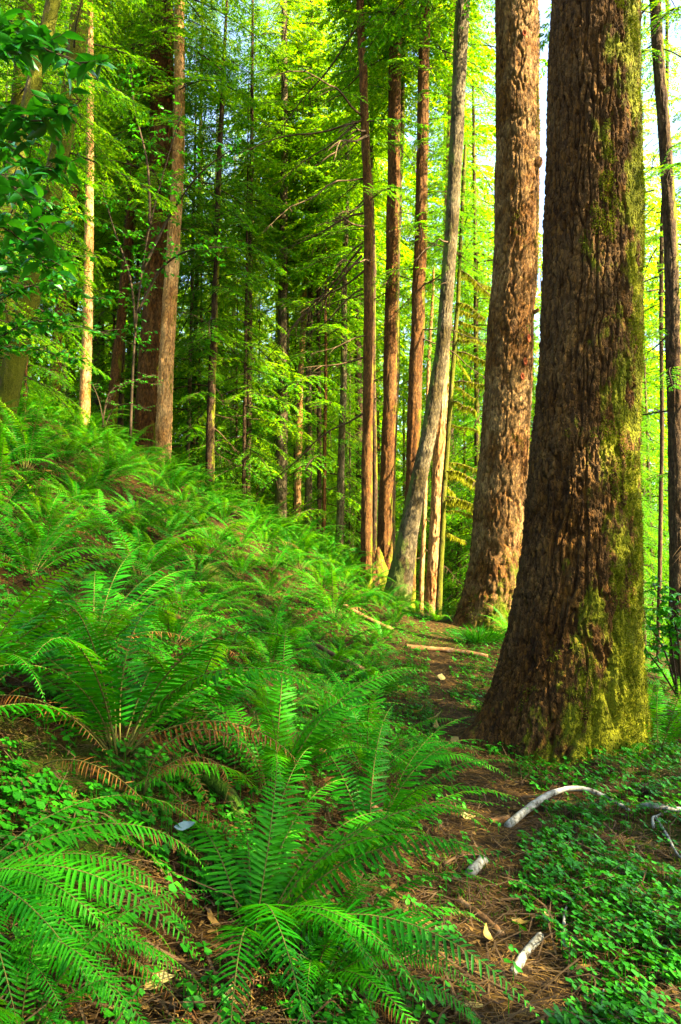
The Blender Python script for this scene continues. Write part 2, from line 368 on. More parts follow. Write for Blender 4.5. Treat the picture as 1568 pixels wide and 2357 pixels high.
# ------------------------------------------------------------------ trunks
def trunk_mesh(name, ctr, mat, sides, dz, ztop, amp, cw, ch, lobes=(), seed=0, zdet=None):
    """ctr: rows (x, y, z, r) in local metres, rising"""
    ctr = np.asarray(ctr, float); zs = ctr[:, 2]
    zdet = zdet or ztop
    z = np.concatenate([np.arange(zs[0], min(zdet, ztop), dz), np.arange(min(zdet, ztop), ztop + .01, max(dz, .6))])
    z = np.unique(np.round(z, 4))
    fine = np.linspace(zs[0], zs[-1], 400)
    def ip(k):
        a = np.interp(fine, zs, ctr[:, k]); q = np.ones(15) / 15
        b = np.convolve(np.pad(a, 7, mode='reflect', reflect_type='odd'), q, 'valid')
        return np.interp(z, fine, b)
    x, y, r = ip(0), ip(1), np.maximum(ip(3), .02)
    x = x + .035 * vnoise(z * .33, z * 0 + seed) + .012 * vnoise(z * 1.1, z * 0 + seed * 2.0); y = y + .03 * vnoise(z * .3, z * 0 + seed + 50.)
    th = np.arange(sides) / sides * 2 * PI
    TH, Z = np.meshgrid(th, z); R = np.repeat(r[:, None], sides, 1)
    for (a, w, ln, hh) in lobes:
        dd = np.abs((TH - a + PI) % (2 * PI) - PI)
        R = R + ln * np.exp(-(dd / w) ** 2) * np.exp(-np.maximum(Z - zs[0] - .15, 0) / hh)
    rm = float(np.mean(r[:max(3, len(r) // 3)]))
    cx_, cy_ = np.cos(TH) * rm, np.sin(TH) * rm
    w1 = .6 * fbm(cx_ / cw * .35, cy_ / cw * .35, Z / ch * 1.2, 2, seed + 40); w2 = .6 * fbm(cx_ / cw * .35 + 9, cy_ / cw * .35, Z / ch * 1.2, 2, seed + 50)
    X1, Y1, Z1 = cx_ / cw + w1, cy_ / cw + w2, Z / ch
    n1 = np.abs(fbm(X1 * .75, Y1 * .75, Z1 * .75, 2, seed + 60)); n2 = np.abs(fbm(X1 * 1.7 + 5, Y1 * 1.7, Z1 * 2.2, 2, seed + 61))
    n3 = np.abs(vnoise(X1 * 1.1, Y1 * 1.1, Z1 * 4.5, seed + 62))
    pl = sstep(n1, .0, .24); pl2 = sstep(n2, .0, .24)
    fn = fbm(X1 * 3.5, Y1 * 3.5, Z1 * 9, 3, seed + 63)
    big = fbm(cx_ * 2.2, cy_ * 2.2, Z * .9, 2, seed + 70)
    pf = max(8, int(round(2 * PI * rm / (cw * .42))))
    g1, g2, gc = worley(TH / (2 * PI) * pf + w1 * 1.6, Z / (cw * 1.1) + w2 * 2.2, pf, seed)
    D = amp * .55 * (gc - .5) * sstep(g2 - g1, 0, .12) - amp * .12 * (1 - sstep(g2 - g1, 0, .15)) + amp * 1.25 * (pl - .75) + amp * .45 * (pl2 - .7) * pl + amp * .2 * (sstep(n3, 0, .2) - .8) + amp * .26 * fn + amp * .16 * fbm(X1 * 9, Y1 * 9, Z1 * 26, 2, seed + 64) + rm * .035 * big
    fade = np.clip(r / rm, .1, 1.3)[:, None]
    R = R + D * fade
    V = np.stack([x[:, None] + R * np.cos(TH), y[:, None] + R * np.sin(TH), Z], -1).reshape(-1, 3)
    K = len(z)
    i = np.arange(K - 1)[:, None] * sides; j = np.arange(sides)[None]; j2 = (j + 1) % sides
    F = np.stack([i + j, i + j2, i + sides + j2, i + sides + j], -1).reshape(-1, 4)
    attr = np.clip(pl * .8 + .2 * pl2 + .2 * fn, 0, 1)
    return mesh(name, V, F, mat, smooth=True, attr=attr.ravel(), face=np.cos(TH + .25).ravel())

def rows_to_ctr(rows, Y, top, base_drop=.4):
    """rows (px, py, width px) from the top down -> local rows rising, with the base point"""
    pts = []
    for px, py, w in rows[::-1]:
        p = P(px, py, Y); pts.append((*p, w * .5 * mpp(py, Y)))
    pts = np.array(pts)
    bx, by = pts[0, 0], pts[0, 1]; bz = float(H0(bx, by))
    if pts[0, 2] > bz - base_drop:
        s = (pts[1, :2] - pts[0, :2]) / max(pts[1, 2] - pts[0, 2], .1)
        dzz = pts[0, 2] - (bz - base_drop)
        pts = np.vstack([[pts[0, 0] - s[0] * dzz, pts[0, 1], bz - base_drop, pts[0, 3] * 1.08], pts])
    n = len(pts); a, b = pts[-1], pts[-min(3, n - 1) - 1]
    s = (a[:2] - b[:2]) / (a[2] - b[2])
    zt = bz + top
    if zt > a[2] + 1:
        for f in (.5, 1.0):
            dzz = (zt - a[2]) * f
            pts = np.vstack([pts, [a[0] + s[0] * dzz * .8, a[1] + s[1] * dzz, a[2] + dzz, a[3] * (1 - f) + .03]])
    base = np.array((bx, by, bz)); pts[:, :3] -= base
    return base, pts

# ------------------------------------------------------------------ conifer foliage
def spray(seed, L=3.0, T=28, K=13, ll=.125, lw=.042, droop=.09, rise=.12, spread=.40):
    """one flat drooping conifer branch along +X: returns leaf V, F and wood V, F"""
    r = np.random.RandomState(seed)
    t = np.linspace(.12, 1, T); x = t * L
    ax = lambda x: np.stack([x, .12 * np.sin(x * 1.3 + seed) * (x / L), rise * x - droop * x ** 2], -1)
    c = ax(x)
    side = np.where(np.arange(T) % 2 == 0, 1.0, -1.0)
    tl = (L * spread * (1 - t) ** .75 * (.35 + .65 * np.minimum(1, t / .3)) + .16) * r.uniform(.65, 1.25, T)
    ang = np.radians(r.uniform(42, 68, T))
    td = np.stack([np.cos(ang), side * np.sin(ang), r.uniform(-.5, .02, T)], -1)
    V, F = [], []; n = 0
    s = np.linspace(.12, 1, K)
    WV, WF = [], []; wn = 0
    for k in range(T):
        q = c[k] + td[k] * (s * tl[k])[:, None]; q[:, 2] -= .28 * (s ** 2) * tl[k]
        q += r.normal(0, .008, q.shape)
        d = td[k] / np.linalg.norm(td[k]); up = np.array((0, 0, 1.0)); sd = np.cross(up, d); sd /= np.linalg.norm(sd)
        for sg in (1, -1):
            keep = r.rand(K) > .08
            a = np.radians(r.uniform(25, 60, K))
            ld = d[None] * np.cos(a)[:, None] + sd[None] * (sg * np.sin(a))[:, None]
            ld[:, 2] += r.uniform(-.45, .12, K)
            ln = ll * r.uniform(.6, 1.25, K) * (1.15 - .55 * s)
            nrm = np.stack([r.normal(0, .6, K), r.normal(0, .6, K), np.ones(K)], -1)
            wv = np.cross(nrm, ld); wv /= np.linalg.norm(wv, axis=1)[:, None]
            w = lw * r.uniform(.7, 1.2, K)
            b = q; tip = q + ld * ln[:, None]; m = q + ld * (ln * .45)[:, None]
            m[:, 2] += .006
            vv = np.stack([b, m + wv * (w / 2)[:, None], tip, m - wv * (w / 2)[:, None]], 1)[keep]
            V.append(vv.reshape(-1, 3)); F.append(np.arange(len(vv) * 4).reshape(-1, 4) + n); n += len(vv) * 4
        a = np.stack([c[k], q[-1]]); w = np.array((0, 0, .006))
        WV.append(np.array([a[0] - w, a[1] - w * .3, a[1] + w * .3, a[0] + w])); WF.append(np.arange(4)[None] + wn); wn += 4
    tv, tf = tube(ax(np.linspace(0, L, 8)), np.linspace(.028, .006, 8), 4)
    WV.append(tv); WF.append(tf + wn)
    return np.concatenate(V), np.concatenate(F), np.concatenate(WV), np.concatenate(WF)

SPR = [spray(s, L=3.0, droop=d, rise=rr) for s, d, rr in ((1, .10, .12), (2, .14, .2), (3, .07, .0), (4, .12, .05), (5, .16, .25))]
SPR_F = [spray(s, L=3.0, T=24, K=9, ll=.21, lw=.08, droop=d, rise=rr) for s, d, rr in ((11, .10, .1), (12, .15, .22), (13, .07, .0))]

def crown_mesh(name, seed, h0, h1, nb, rlen, sprays, mat, top_taper=.85, gap=0.0, low=.55):
    r = np.random.RandomState(seed); A = Acc()
    for k in range(nb):
        f = (k + r.rand()) / nb; z = h0 + (h1 - h0) * f ** .9
        if r.rand() < gap: continue
        s = rlen / 3.0 * ((1 - f * top_taper) * (low + (1 - low) * min(1, f * 4 + .2))) * r.uniform(.6, 1.2)
        lv, lf, wv, wf = sprays[r.randint(len(sprays))]
        Rm = rotm(k * 2.399 + r.uniform(-.5, .5), r.uniform(-.25, .12) - .15 * (1 - f), r.uniform(-.3, .3)) * s
        A.add(lv @ Rm.T + (0, 0, z), lf, 0); A.add(wv @ Rm.T + (0, 0, z), wf, 1)
    return A.mesh(name, [mat, M_wood])

def dead_branch(seed, L=1.6, moss=False):
    r = np.random.RandomState(seed); A = Acc()
    x = np.linspace(0, L, 9)
    pts = np.stack([x, .06 * np.sin(x * 2.5 + seed), -.16 * x ** 1.6 + .04 * np.sin(x * 5 + seed)], -1)
    A.add(*tube(pts, np.linspace(.018, .004, 9), 5), 0)
    for k in range(9):
        t = r.uniform(.25, .95); b = np.array([np.interp(t * L, x, pts[:, i]) for i in range(3)])
        l = r.uniform(.2, .55) * (1.1 - t * .6); a = r.choice((-1, 1)) * r.uniform(.5, 1.0)
        q = np.stack([b + np.array((math.cos(a), math.sin(a), -.25 - .3 * s)) * l * s for s in np.linspace(0, 1, 4)])
        A.add(*tube(q, np.linspace(.007, .002, 4), 4), 0)
        if moss: pts = pts
    if moss:
        nn = 420
        t = r.uniform(.03, 1, nn) * L
        b = np.stack([np.interp(t, x, pts[:, i]) for i in range(3)], -1) + r.normal(0, .012, (nn, 3))
        l = r.uniform(.04, .20, nn) * r.uniform(.5, 1.2, nn); w = r.uniform(.006, .016, nn)
        a = r.uniform(0, PI, nn); wd = np.stack([np.cos(a), np.sin(a), 0 * a], -1) * w[:, None]
        dn = np.stack([r.normal(0, .2, nn), r.normal(0, .2, nn), -np.ones(nn)], -1) * l[:, None]
        V = np.stack([b - wd, b + wd, b + dn * .6 + wd * .8, b + dn], 1).reshape(-1, 3)
        A.add(V, np.arange(nn * 4).reshape(-1, 4), 1)
    return A.mesh('dead_branch', [M_deadwood, M_moss_hang], True)

DEAD = [dead_branch(s, L) for s, L in ((1, 1.3), (2, 1.9), (3, 1.0), (4, 2.6))]
DEADM = [dead_branch(s, L, True) for s, L in ((6, 1.2), (7, 1.7), (8, .8))]
CROWN = [crown_mesh('crown', 100 + k, h0, h1, nb, rl, SPR, M_conif, gap=.1) for k, (h0, h1, nb, rl) in enumerate(((0, 16, 92, 3.6), (0, 16, 84, 3.2), (0, 18, 100, 3.9), (0, 12, 80, 2.9)))]
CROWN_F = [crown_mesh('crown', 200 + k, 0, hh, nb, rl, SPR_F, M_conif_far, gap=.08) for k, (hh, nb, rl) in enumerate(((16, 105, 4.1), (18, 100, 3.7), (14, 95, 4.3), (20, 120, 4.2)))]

TREES = {}
def tree(name, label, rows, Y, mat, top=26, sides=40, dz=.06, amp=.012, cw=.06, ch=.3, lobes=(), seed=1, crown=None, crown_z=14, crown_s=1.0, dead=0, dead_z=(2, 12), mossd=False, dead_s=(.55, 1.0), group=None, live=0, live_z=(3, 12), live_len=.6, rot=0, az=None):
    base, ctr = rows_to_ctr(rows, Y, top)
    t = thing(name, base, label, 'tree', group)
    zvis = P(784, -60, Y)[2] - base[2]
    obj('trunk', trunk_mesh('trunk', ctr, mat, sides, dz, ctr[-1, 2], amp, cw, ch, lobes, seed, zdet=min(zvis, ctr[-1, 2])), t)
    r = np.random.RandomState(seed + 500)
    at = lambda z: [float(np.interp(z, ctr[:, 2], ctr[:, k])) for k in (0, 1, 3)]
    if crown is not None:
        x, y, _ = at(crown_z); obj('crown', crown, t, (x, y, crown_z), (0, 0, rot + r.uniform(0, 6)), crown_s)
    for k in range(dead):
        z = r.uniform(*dead_z); x, y, rr = at(z); a = r.uniform(0, 2 * PI) if az is None else r.uniform(*az)
        me = (DEADM if mossd else DEAD)[r.randint(3 if mossd else 4)]
        obj('mossy_branch' if mossd else 'dead_branch', me, t, (x + rr * .8 * math.cos(a), y + rr * .8 * math.sin(a), z), (r.uniform(-.2, .2), r.uniform(-.1, .5), a), r.uniform(*dead_s))
    if live:
        A = Acc()
        for k in range(live):
            z = live_z[0] + (live_z[1] - live_z[0]) * (k + r.rand()) / live; x, y, rr = at(z)
            lv, lf, wv, wf = SPR[r.randint(len(SPR))]
            Rm = rotm(r.uniform(0, 2 * PI), r.uniform(-.3, .15), r.uniform(-.3, .3)) * live_len * r.uniform(.6, 1.2)
            A.add(lv @ Rm.T + (x, y, z), lf, 0); A.add(wv @ Rm.T + (x, y, z), wf, 1)
        obj('foliage', A.mesh('foliage', [M_conif, M_wood]), t)
    TREES[label] = t
    return t, base, ctr

# the two big firs beside the trail
T1, b1, c1 = tree('fir_tree', 'huge mossy fir trunk with deeply furrowed bark at the right side of the trail',
     [(1374, 0, 192), (1364, 500, 208), (1358, 800, 216), (1348, 1000, 227), (1339, 1200, 245), (1331, 1400, 268), (1322, 1520, 300), (1308, 1620, 325), (1292, 1710, 365)], 6.75, M_fir1,
     top=34, sides=440, dz=.010, amp=.036, cw=.062, ch=.42, seed=3, crown=CROWN[2], crown_z=11.5, crown_s=1.25,
     lobes=((PI * 1.03, .30, .62, .24), (-PI * .55, .22, .24, .3), (-.15, .22, .16, .35), (PI * 1.30, .20, .22, .22), (-PI * .27, .17, .24, .28), (-PI * .42, .12, .16, .2), (PI * .85, .2, .3, .3)))
T2, b2, c2 = tree('fir_tree', 'second large fir trunk half in sun with woodpecker holes, left of the huge mossy fir',
     [(1192, 0, 95), (1191, 300, 97), (1191, 500, 98), (1182, 700, 101), (1165, 1000, 108), (1148, 1200, 116), (1142, 1300, 121), (1133, 1380, 138), (1126, 1430, 158)], 13.2, M_fir2,
     top=34, sides=200, dz=.03, amp=.03, cw=.085, ch=.3, seed=7, crown=CROWN[0], crown_z=13, crown_s=1.3,
     lobes=((PI * 1.05, .4, .3, .3), (-.2, .4, .2, .3), (-PI * .5, .4, .2, .3)))

# middle row
tree('leaning_tree', 'grey barked trunk leaning right and curved at its foot, left of the second large fir',
     [(1066, 0, 32), (1055, 250, 31), (1044, 500, 30), (1020, 800, 31), (1003, 920, 33), (985, 1020, 35), (967, 1100, 37), (945, 1200, 42), (930, 1280, 50), (918, 1345, 64)], 15, M_grey,
     top=24, sides=70, dz=.04, amp=.014, cw=.05, ch=.16, seed=12, crown=CROWN[1], crown_z=12.5, crown_s=.75, dead=2, dead_z=(6, 11))
tree('redwood_tree', 'slim dark red-brown trunk, leftmost of the trunk row above the mossy stump',
     [(830, 0, 17), (840, 250, 19), (847, 500, 21), (848, 900, 23), (844, 1320, 27)], 16, M_redw, top=26, sides=44, dz=.06, amp=.012, cw=.05, ch=.5, seed=15, crown=CROWN[1], crown_z=12.5, crown_s=.7, dead=24, dead_z=(3.5, 13), dead_s=(.9, 1.7), az=(2.2, 4.6), live=9, live_z=(7, 13), live_len=.5)
tree('redwood_tree', 'thin trunk standing just right behind the slim dark red-brown trunk',
     [(856, 300, 9), (861, 600, 10), (863, 900, 11), (862, 1300, 12)], 20, M_dark, top=18, sides=20, dz=.15, amp=.006, cw=.05, ch=.4, seed=16, crown=CROWN_F[1], crown_z=11, crown_s=.6, dead=5, dead_z=(3, 12))
tree('redwood_tree', 'red-brown trunk with a long sunlit stripe beside the mossy stump',
     [(916, 0, 28), (908, 300, 28), (902, 600, 29), (896, 900, 30), (888, 1150, 31), (884, 1310, 36)], 17, M_redw, top=28, sides=52, dz=.06, amp=.014, cw=.055, ch=.6, seed=18, crown=CROWN[0], crown_z=13, crown_s=.75, dead=10, dead_z=(4, 12), live=9, live_z=(7, 13), live_len=.5)
tree('redwood_tree', 'narrow trunk half hidden right beside the sunlit stripe trunk',
     [(921, 300, 16), (912, 600, 18), (905, 1000, 18), (900, 1310, 18)], 18.5, M_dark, top=22, sides=30, dz=.1, amp=.01, cw=.05, ch=.5, seed=19, crown=CROWN_F[0], crown_z=13, crown_s=.7)
tree('redwood_tree', 'red-brown trunk with dappled sun, crossing behind the leaning grey trunk',
     [(982, 0, 24), (976, 300, 26), (972, 500, 28), (962, 800, 30), (950, 1050, 31), (940, 1330, 34)], 16.4, M_redw, top=28, sides=52, dz=.06, amp=.014, cw=.055, ch=.55, seed=21, crown=CROWN[2], crown_z=13, crown_s=.7, dead=10, dead_z=(5, 13), live=9, live_z=(7, 13), live_len=.5)
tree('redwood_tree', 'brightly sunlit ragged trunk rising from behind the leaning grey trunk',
     [(1044, 100, 14), (1036, 400, 18), (1026, 700, 21), (1012, 1000, 25), (1000, 1250, 29), (992, 1395, 34)], 18, M_tan_lit, top=26, sides=50, dz=.06, amp=.02, cw=.05, ch=.7, seed=24, crown=CROWN[1], crown_z=13, mossd=True, dead=5, dead_z=(2.5, 8), az=(-.9, .5))
tree('young_conifer', 'spindly moss hung trunk with drooping mossy twigs, left of the second large fir',
     [(1062, 500, 8), (1050, 700, 9), (1034, 950, 11), (1018, 1250, 13), (1012, 1390, 15)], 16.6, M_mossy, top=11, sides=20, dz=.1, amp=.008, cw=.04, ch=.2, seed=26, mossd=True, dead=20, dead_z=(1.8, 8), az=(-1.3, 1.0), crown=CROWN[3], crown_z=7.5, crown_s=.45)
tree('young_conifer', 'thin lit stem between the leaning trunk foot and the ragged sunlit trunk',
     [(985, 1000, 7), (978, 1150, 9), (968, 1390, 12)], 18.6, M_tan_lit, top=9, sides=16, dz=.12, amp=.006, cw=.04, ch=.3, seed=27, dead=4, dead_z=(1, 4), crown=CROWN[3], crown_z=6, crown_s=.35)
tree('snag', 'short dark dead trunk standing beyond the trail, left of the second large fir foot',
     [(1058, 1150, 9), (1056, 1290, 12), (1054, 1400, 14)], 24, M_dark, top=4.2, sides=24, dz=.1, amp=.01, cw=.05, ch=.3, seed=28, dead=6, dead_z=(.8, 4))
# right edge
tree('redwood_tree', 'dark slender trunk leaning slightly left at the right edge of the photo',
     [(1510, 0, 24), (1530, 350, 27), (1542, 700, 31), (1551, 1000, 35), (1556, 1300, 38), (1560, 1550, 42)], 10.2, M_dark, top=24, sides=60, dz=.05, amp=.012, cw=.05, ch=.4, seed=31, crown=CROWN[0], crown_z=9, crown_s=.6, live=9, live_z=(2.5, 8), live_len=.45, dead=4, dead_z=(2, 7))
tree('young_conifer', 'pencil thin stem beside the dark slender trunk at the right edge',
     [(1536, 0, 7), (1532, 250, 8), (1524, 500, 9), (1522, 900, 9)], 12, M_dark, top=13, sides=14, dz=.15, amp=.004, cw=.04, ch=.3, seed=32, crown=CROWN[3], crown_z=5, crown_s=.6)
tree('fir_tree', 'straight distant trunk between the huge mossy fir and the dark slender trunk',
     [(1474, 500, 12), (1476, 800, 13), (1478, 1050, 15), (1478, 1300, 17)], 22, M_grey, top=20, sides=24, dz=.12, amp=.008, cw=.06, ch=.3, seed=33, crown=CROWN_F[3], crown_z=5, crown_s=.8)

# left side
tree('redwood_tree', 'massive brown redwood trunk, left half of the twin pair on the fern slope',
     [(372, 0, 48), (370, 450, 54), (360, 700, 56), (346, 900, 60), (336, 1090, 70)], 19, M_redbig, top=34, sides=90, dz=.05, amp=.028, cw=.085, ch=.5, seed=41, crown=CROWN[2], crown_z=9.5, crown_s=.95, live=30, live_z=(6.5, 12), live_len=.8, dead=6, dead_z=(4, 12))
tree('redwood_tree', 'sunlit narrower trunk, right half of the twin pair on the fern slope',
     [(414, 0, 22), (408, 350, 26), (395, 600, 31), (384, 850, 33), (370, 1085, 36)], 18.4, M_tan_lit, top=28, sides=64, dz=.05, amp=.018, cw=.06, ch=.6, seed=42, crown=CROWN[0], crown_z=12, crown_s=.9, live=16, live_z=(6, 12), live_len=.6)
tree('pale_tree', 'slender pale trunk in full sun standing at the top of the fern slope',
     [(207, 40, 13), (206, 300, 16), (204, 500, 20), (201, 700, 22), (195, 990, 26)], 16.5, M_tan_lit, top=20, sides=44, dz=.06, amp=.006, cw=.05, ch=.35, seed=44, crown=CROWN[1], crown_z=9.5, crown_s=.9, live=5, live_z=(6, 10), live_len=.5)
tree('redwood_tree', 'reddish trunk tilting right, left behind the slender pale sunlit trunk',
     [(196, 60, 11), (186, 200, 14), (176, 380, 17), (152, 600, 20), (124, 900, 26)], 18.5, M_redw, top=22, sides=40, dz=.08, amp=.01, cw=.05, ch=.4, seed=45, crown=CROWN[3], crown_z=10, crown_s=1.0, live=7, live_z=(3, 9), live_len=.5)
tree('redwood_tree', 'dark trunk in shade directly behind the slender pale sunlit trunk',
     [(182, 300, 14), (172, 600, 17), (160, 930, 20)], 23, M_dark, top=20, sides=30, dz=.1, amp=.01, cw=.05, ch=.4, seed=46, crown=CROWN_F[0], crown_z=5, crown_s=.9)
tree('redwood_tree', 'orange-brown trunk tilting right, between the pale trunk and the twin pair',
     [(306, 380, 15), (294, 550, 18), (276, 750, 21), (260, 900, 25)], 20, M_redw, top=20, sides=36, dz=.08, amp=.01, cw=.05, ch=.4, seed=47, crown=CROWN[3], crown_z=8.5, crown_s=.8, live=7, live_z=(4, 9), live_len=.5)
tree('redwood_tree', 'thinner companion just right of the orange-brown tilting trunk',
     [(318, 420, 9), (300, 600, 10), (280, 760, 12), (266, 900, 14)], 21, M_dark, top=16, sides=24, dz=.1, amp=.008, cw=.05, ch=.4, seed=48, crown=CROWN[3], crown_z=9, crown_s=.7)
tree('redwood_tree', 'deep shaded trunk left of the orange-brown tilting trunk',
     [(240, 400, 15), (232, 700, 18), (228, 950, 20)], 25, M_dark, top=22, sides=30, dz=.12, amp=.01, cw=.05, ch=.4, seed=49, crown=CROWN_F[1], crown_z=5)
tree('mossy_tree', 'yellow-green mossy trunk leaning right in the top left corner',
     [(130, -60, 31), (120, 0, 31), (92, 130, 30), (62, 270, 32), (30, 420, 34), (-10, 620, 38)], 9, M_mossy, top=9, live=16, live_z=(1, 6), live_len=.42, sides=50, dz=.05, amp=.012, cw=.06, ch=.25, seed=51, crown=CROWN[3], crown_z=7, crown_s=.7)
tree('mossy_tree', 'thick shaded mossy trunk beside the leaning yellow-green one in the top left corner',
     [(190, -60, 40), (184, 0, 40), (168, 150, 40), (146, 300, 42), (104, 500, 44), (40, 800, 48)], 10, M_mossy, top=10, live=22, live_z=(1, 6), live_len=.5, sides=60, dz=.05, amp=.014, cw=.06, ch=.25, seed=52, crown=CROWN[3], crown_z=8, crown_s=.7)
tree('mossy_tree', 'stout mossy trunk base cut by the left edge above the tall ferns',
     [(22, 640, 50), (12, 760, 58), (2, 900, 70)], 11, M_mossy, top=12, sides=50, dz=.06, amp=.016, cw=.06, ch=.25, seed=53, crown=CROWN[3], crown_z=4, crown_s=.8)
tree('hemlock_tree', 'slender blackish trunk right of the twin pair rising from bright ferns',
     [(499, 640, 13), (494, 780, 16), (487, 950, 19), (480, 1125, 22)], 20, M_dark, top=15, sides=34, dz=.08, amp=.012, cw=.05, ch=.3, seed=55, crown=CROWN[0], crown_z=4.2, crown_s=.75, dead=9, dead_z=(1, 4.5), live=5, live_z=(2, 5), live_len=.5)
tree('fir_tree', 'mottled grey trunk in the centre with sun flecks along it',
     [(652, 500, 18), (649, 740, 21), (648, 950, 24), (645, 1180, 28)], 23, M_grey, top=24, sides=40, dz=.08, amp=.012, cw=.06, ch=.3, seed=57, crown=CROWN[1], crown_z=9, crown_s=1.0, live=6, live_z=(3, 9), live_len=.6)
tree('fir_tree', 'pale narrow trunk just right of the mottled grey trunk',
     [(704, 600, 11), (697, 800, 13), (690, 1000, 15), (684, 1190, 17)], 25, M_tan_lit, top=22, sides=26, dz=.1, amp=.01, cw=.06, ch=.3, seed=58, crown=CROWN_F[0], crown_z=9, crown_s=.8)
tree('fir_tree', 'greyish trunk close right of the pale narrow trunk in the centre',
     [(713, 650, 13), (711, 900, 15), (707, 1210, 18)], 24, M_grey, top=22, sides=26, dz=.1, amp=.01, cw=.06, ch=.3, seed=59, crown=CROWN_F[1], crown_z=9, crown_s=.8)
tree('fir_tree', 'thin straight trunk left of the row of red-brown trunks',
     [(797, 500, 11), (793, 800, 14), (788, 1010, 16), (782, 1250, 18)], 23, M_grey, top=22, sides=26, dz=.1, amp=.01, cw=.06, ch=.3, seed=60, crown=CROWN_F[2], crown_z=10, crown_s=.7, dead=6, dead_z=(2, 9))

# distant trunks and trees: thin stems seen between the named ones, each with its own crown
def far_proto(k, mat):
    cen = [(0, 0, -1.2, .17), (0, 0, 0, .15), (.1 * (k - 1), .05, 10, .12), (.12 * (k - 1), .1, 24, .02)]
    return trunk_mesh('trunk', cen, mat, 14, .4, 24, .008, .06, .4, seed=70 + k)
FTR = [far_proto(0, M_redw), far_proto(1, M_grey), far_proto(2, M_dark)]
marks = [(-400, 'left of the slender pale trunk'), (200, 'between the pale trunk and the twin pair'), (410, 'just right of the twin pair'), (500, 'between the blackish trunk and the mottled grey trunk'),
         (650, 'between the mottled grey trunk and the red-brown row'), (850, 'behind the row of red-brown trunks'), (1040, 'left of the second large fir'), (1190, 'between the two large firs'), (1400, 'right of the huge mossy fir')]
ORD = ['nearest', 'second nearest', 'third nearest', 'fourth nearest', 'fifth nearest', 'sixth nearest', 'seventh nearest', 'eighth nearest', 'ninth nearest', 'tenth nearest', 'eleventh nearest', 'twelfth nearest', 'thirteenth nearest', 'fourteenth nearest', 'farthest']
far = []
r = np.random.RandomState(5)
tries = 0
while len(far) < 96 and tries < 9000:
    tries += 1
    Y = 25 + 13 * r.rand() if r.rand() < .22 else 41 + 24 * r.rand() ** 1.3
    px = r.uniform(-180, 1740)
    if px > 1060 and r.rand() < .72: continue
    x = (px - CX) / FOC * Y
    if any((x - a) ** 2 + (Y - b) ** 2 < (2.6 if px < 900 else 3.2) ** 2 for a, b, *_ in far): continue
    far.append((x, Y, px))
# a few undergrowth conifers nearer, filling the middle distance
near_fill = [(-8.5, 16.5, .62), (-6.9, 22, .7), (-4.6, 23.5, .75), (-3.2, 22.5, .6), (-10.5, 19, .8), (-9.3, 13.2, .55), (-1.7, 27, .8), (.3, 24.5, .6), (2.9, 23.5, .62), (4.2, 21, .6), (6.3, 15.5, .5), (7.6, 18, .7), (5.9, 23, .7), (3.7, 27, .75), (-12.5, 23, .9), (-7.6, 26, .9), (8.8, 24, .9), (5.2, 13.2, .38), (-5.3, 12.2, .48), (-6.9, 14.5, .5), (-8.2, 15.2, .6)]
mid_fill = [(430, 22, 1.0), (560, 21, .9), (745, 23, .95), (640, 27, .75), (705, 30, .85), (800, 26, .65), (590, 29, .8), (490, 31, 1.3), (840, 36, 1.4), (930, 33, 1.2), (20, 20, 1.0), (90, 25, 1.15), (1070, 24, .8), (1225, 27, .8), (1500, 17, .6), (-60, 15, .85), (-130, 26, 1.2), (300, 22.5, .9), (1092, 34, 1.2), (1150, 39, 1.4), (1515, 31, 1.1), (1060, 45, 1.5), (1105, 28, 1.1), (1240, 34, 1.3), (1135, 31, 1.25), (1490, 24, .95), (1550, 36, 1.4)]
near_fill += [((a - CX) / FOC * b, b, c) for a, b, c in mid_fill]
cols = {}
for x, Y, px in far: cols.setdefault(max(k for k, (m, _) in enumerate(marks) if px >= m or k == 0), []).append((Y, x, 'far'))
for x, Y, s in near_fill:
    px = CX + x / Y * FOC
    cols.setdefault(max(k for k, (m, _) in enumerate(marks) if px >= m or k == 0), []).append((Y, x, s))
for ck, lst in cols.items():
    lst.sort()
    nf = nn = 0
    for Y, x, s in lst:
        z = float(H0(x, Y)); 
        if s == 'far':
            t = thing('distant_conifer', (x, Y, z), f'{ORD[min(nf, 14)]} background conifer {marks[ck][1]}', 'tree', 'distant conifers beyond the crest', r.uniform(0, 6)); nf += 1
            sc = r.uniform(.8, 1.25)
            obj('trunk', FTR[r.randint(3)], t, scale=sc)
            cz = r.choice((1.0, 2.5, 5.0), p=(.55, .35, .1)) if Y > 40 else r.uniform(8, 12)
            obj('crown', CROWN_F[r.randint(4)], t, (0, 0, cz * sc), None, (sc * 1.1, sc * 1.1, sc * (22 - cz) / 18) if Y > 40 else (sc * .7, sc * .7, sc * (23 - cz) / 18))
        else:
            t = thing('young_hemlock', (x, Y, z), f'{ORD[min(nn, 14)]} low feathery young hemlock {marks[ck][1]}', 'tree', 'young hemlocks under the tall trees', r.uniform(0, 6)); nn += 1
            obj('trunk', FTR[r.randint(3)], t, scale=(s * .45, s * .45, s * .62))
            obj('crown', CROWN[r.randint(4)], t, (0, 0, .5), None, s)

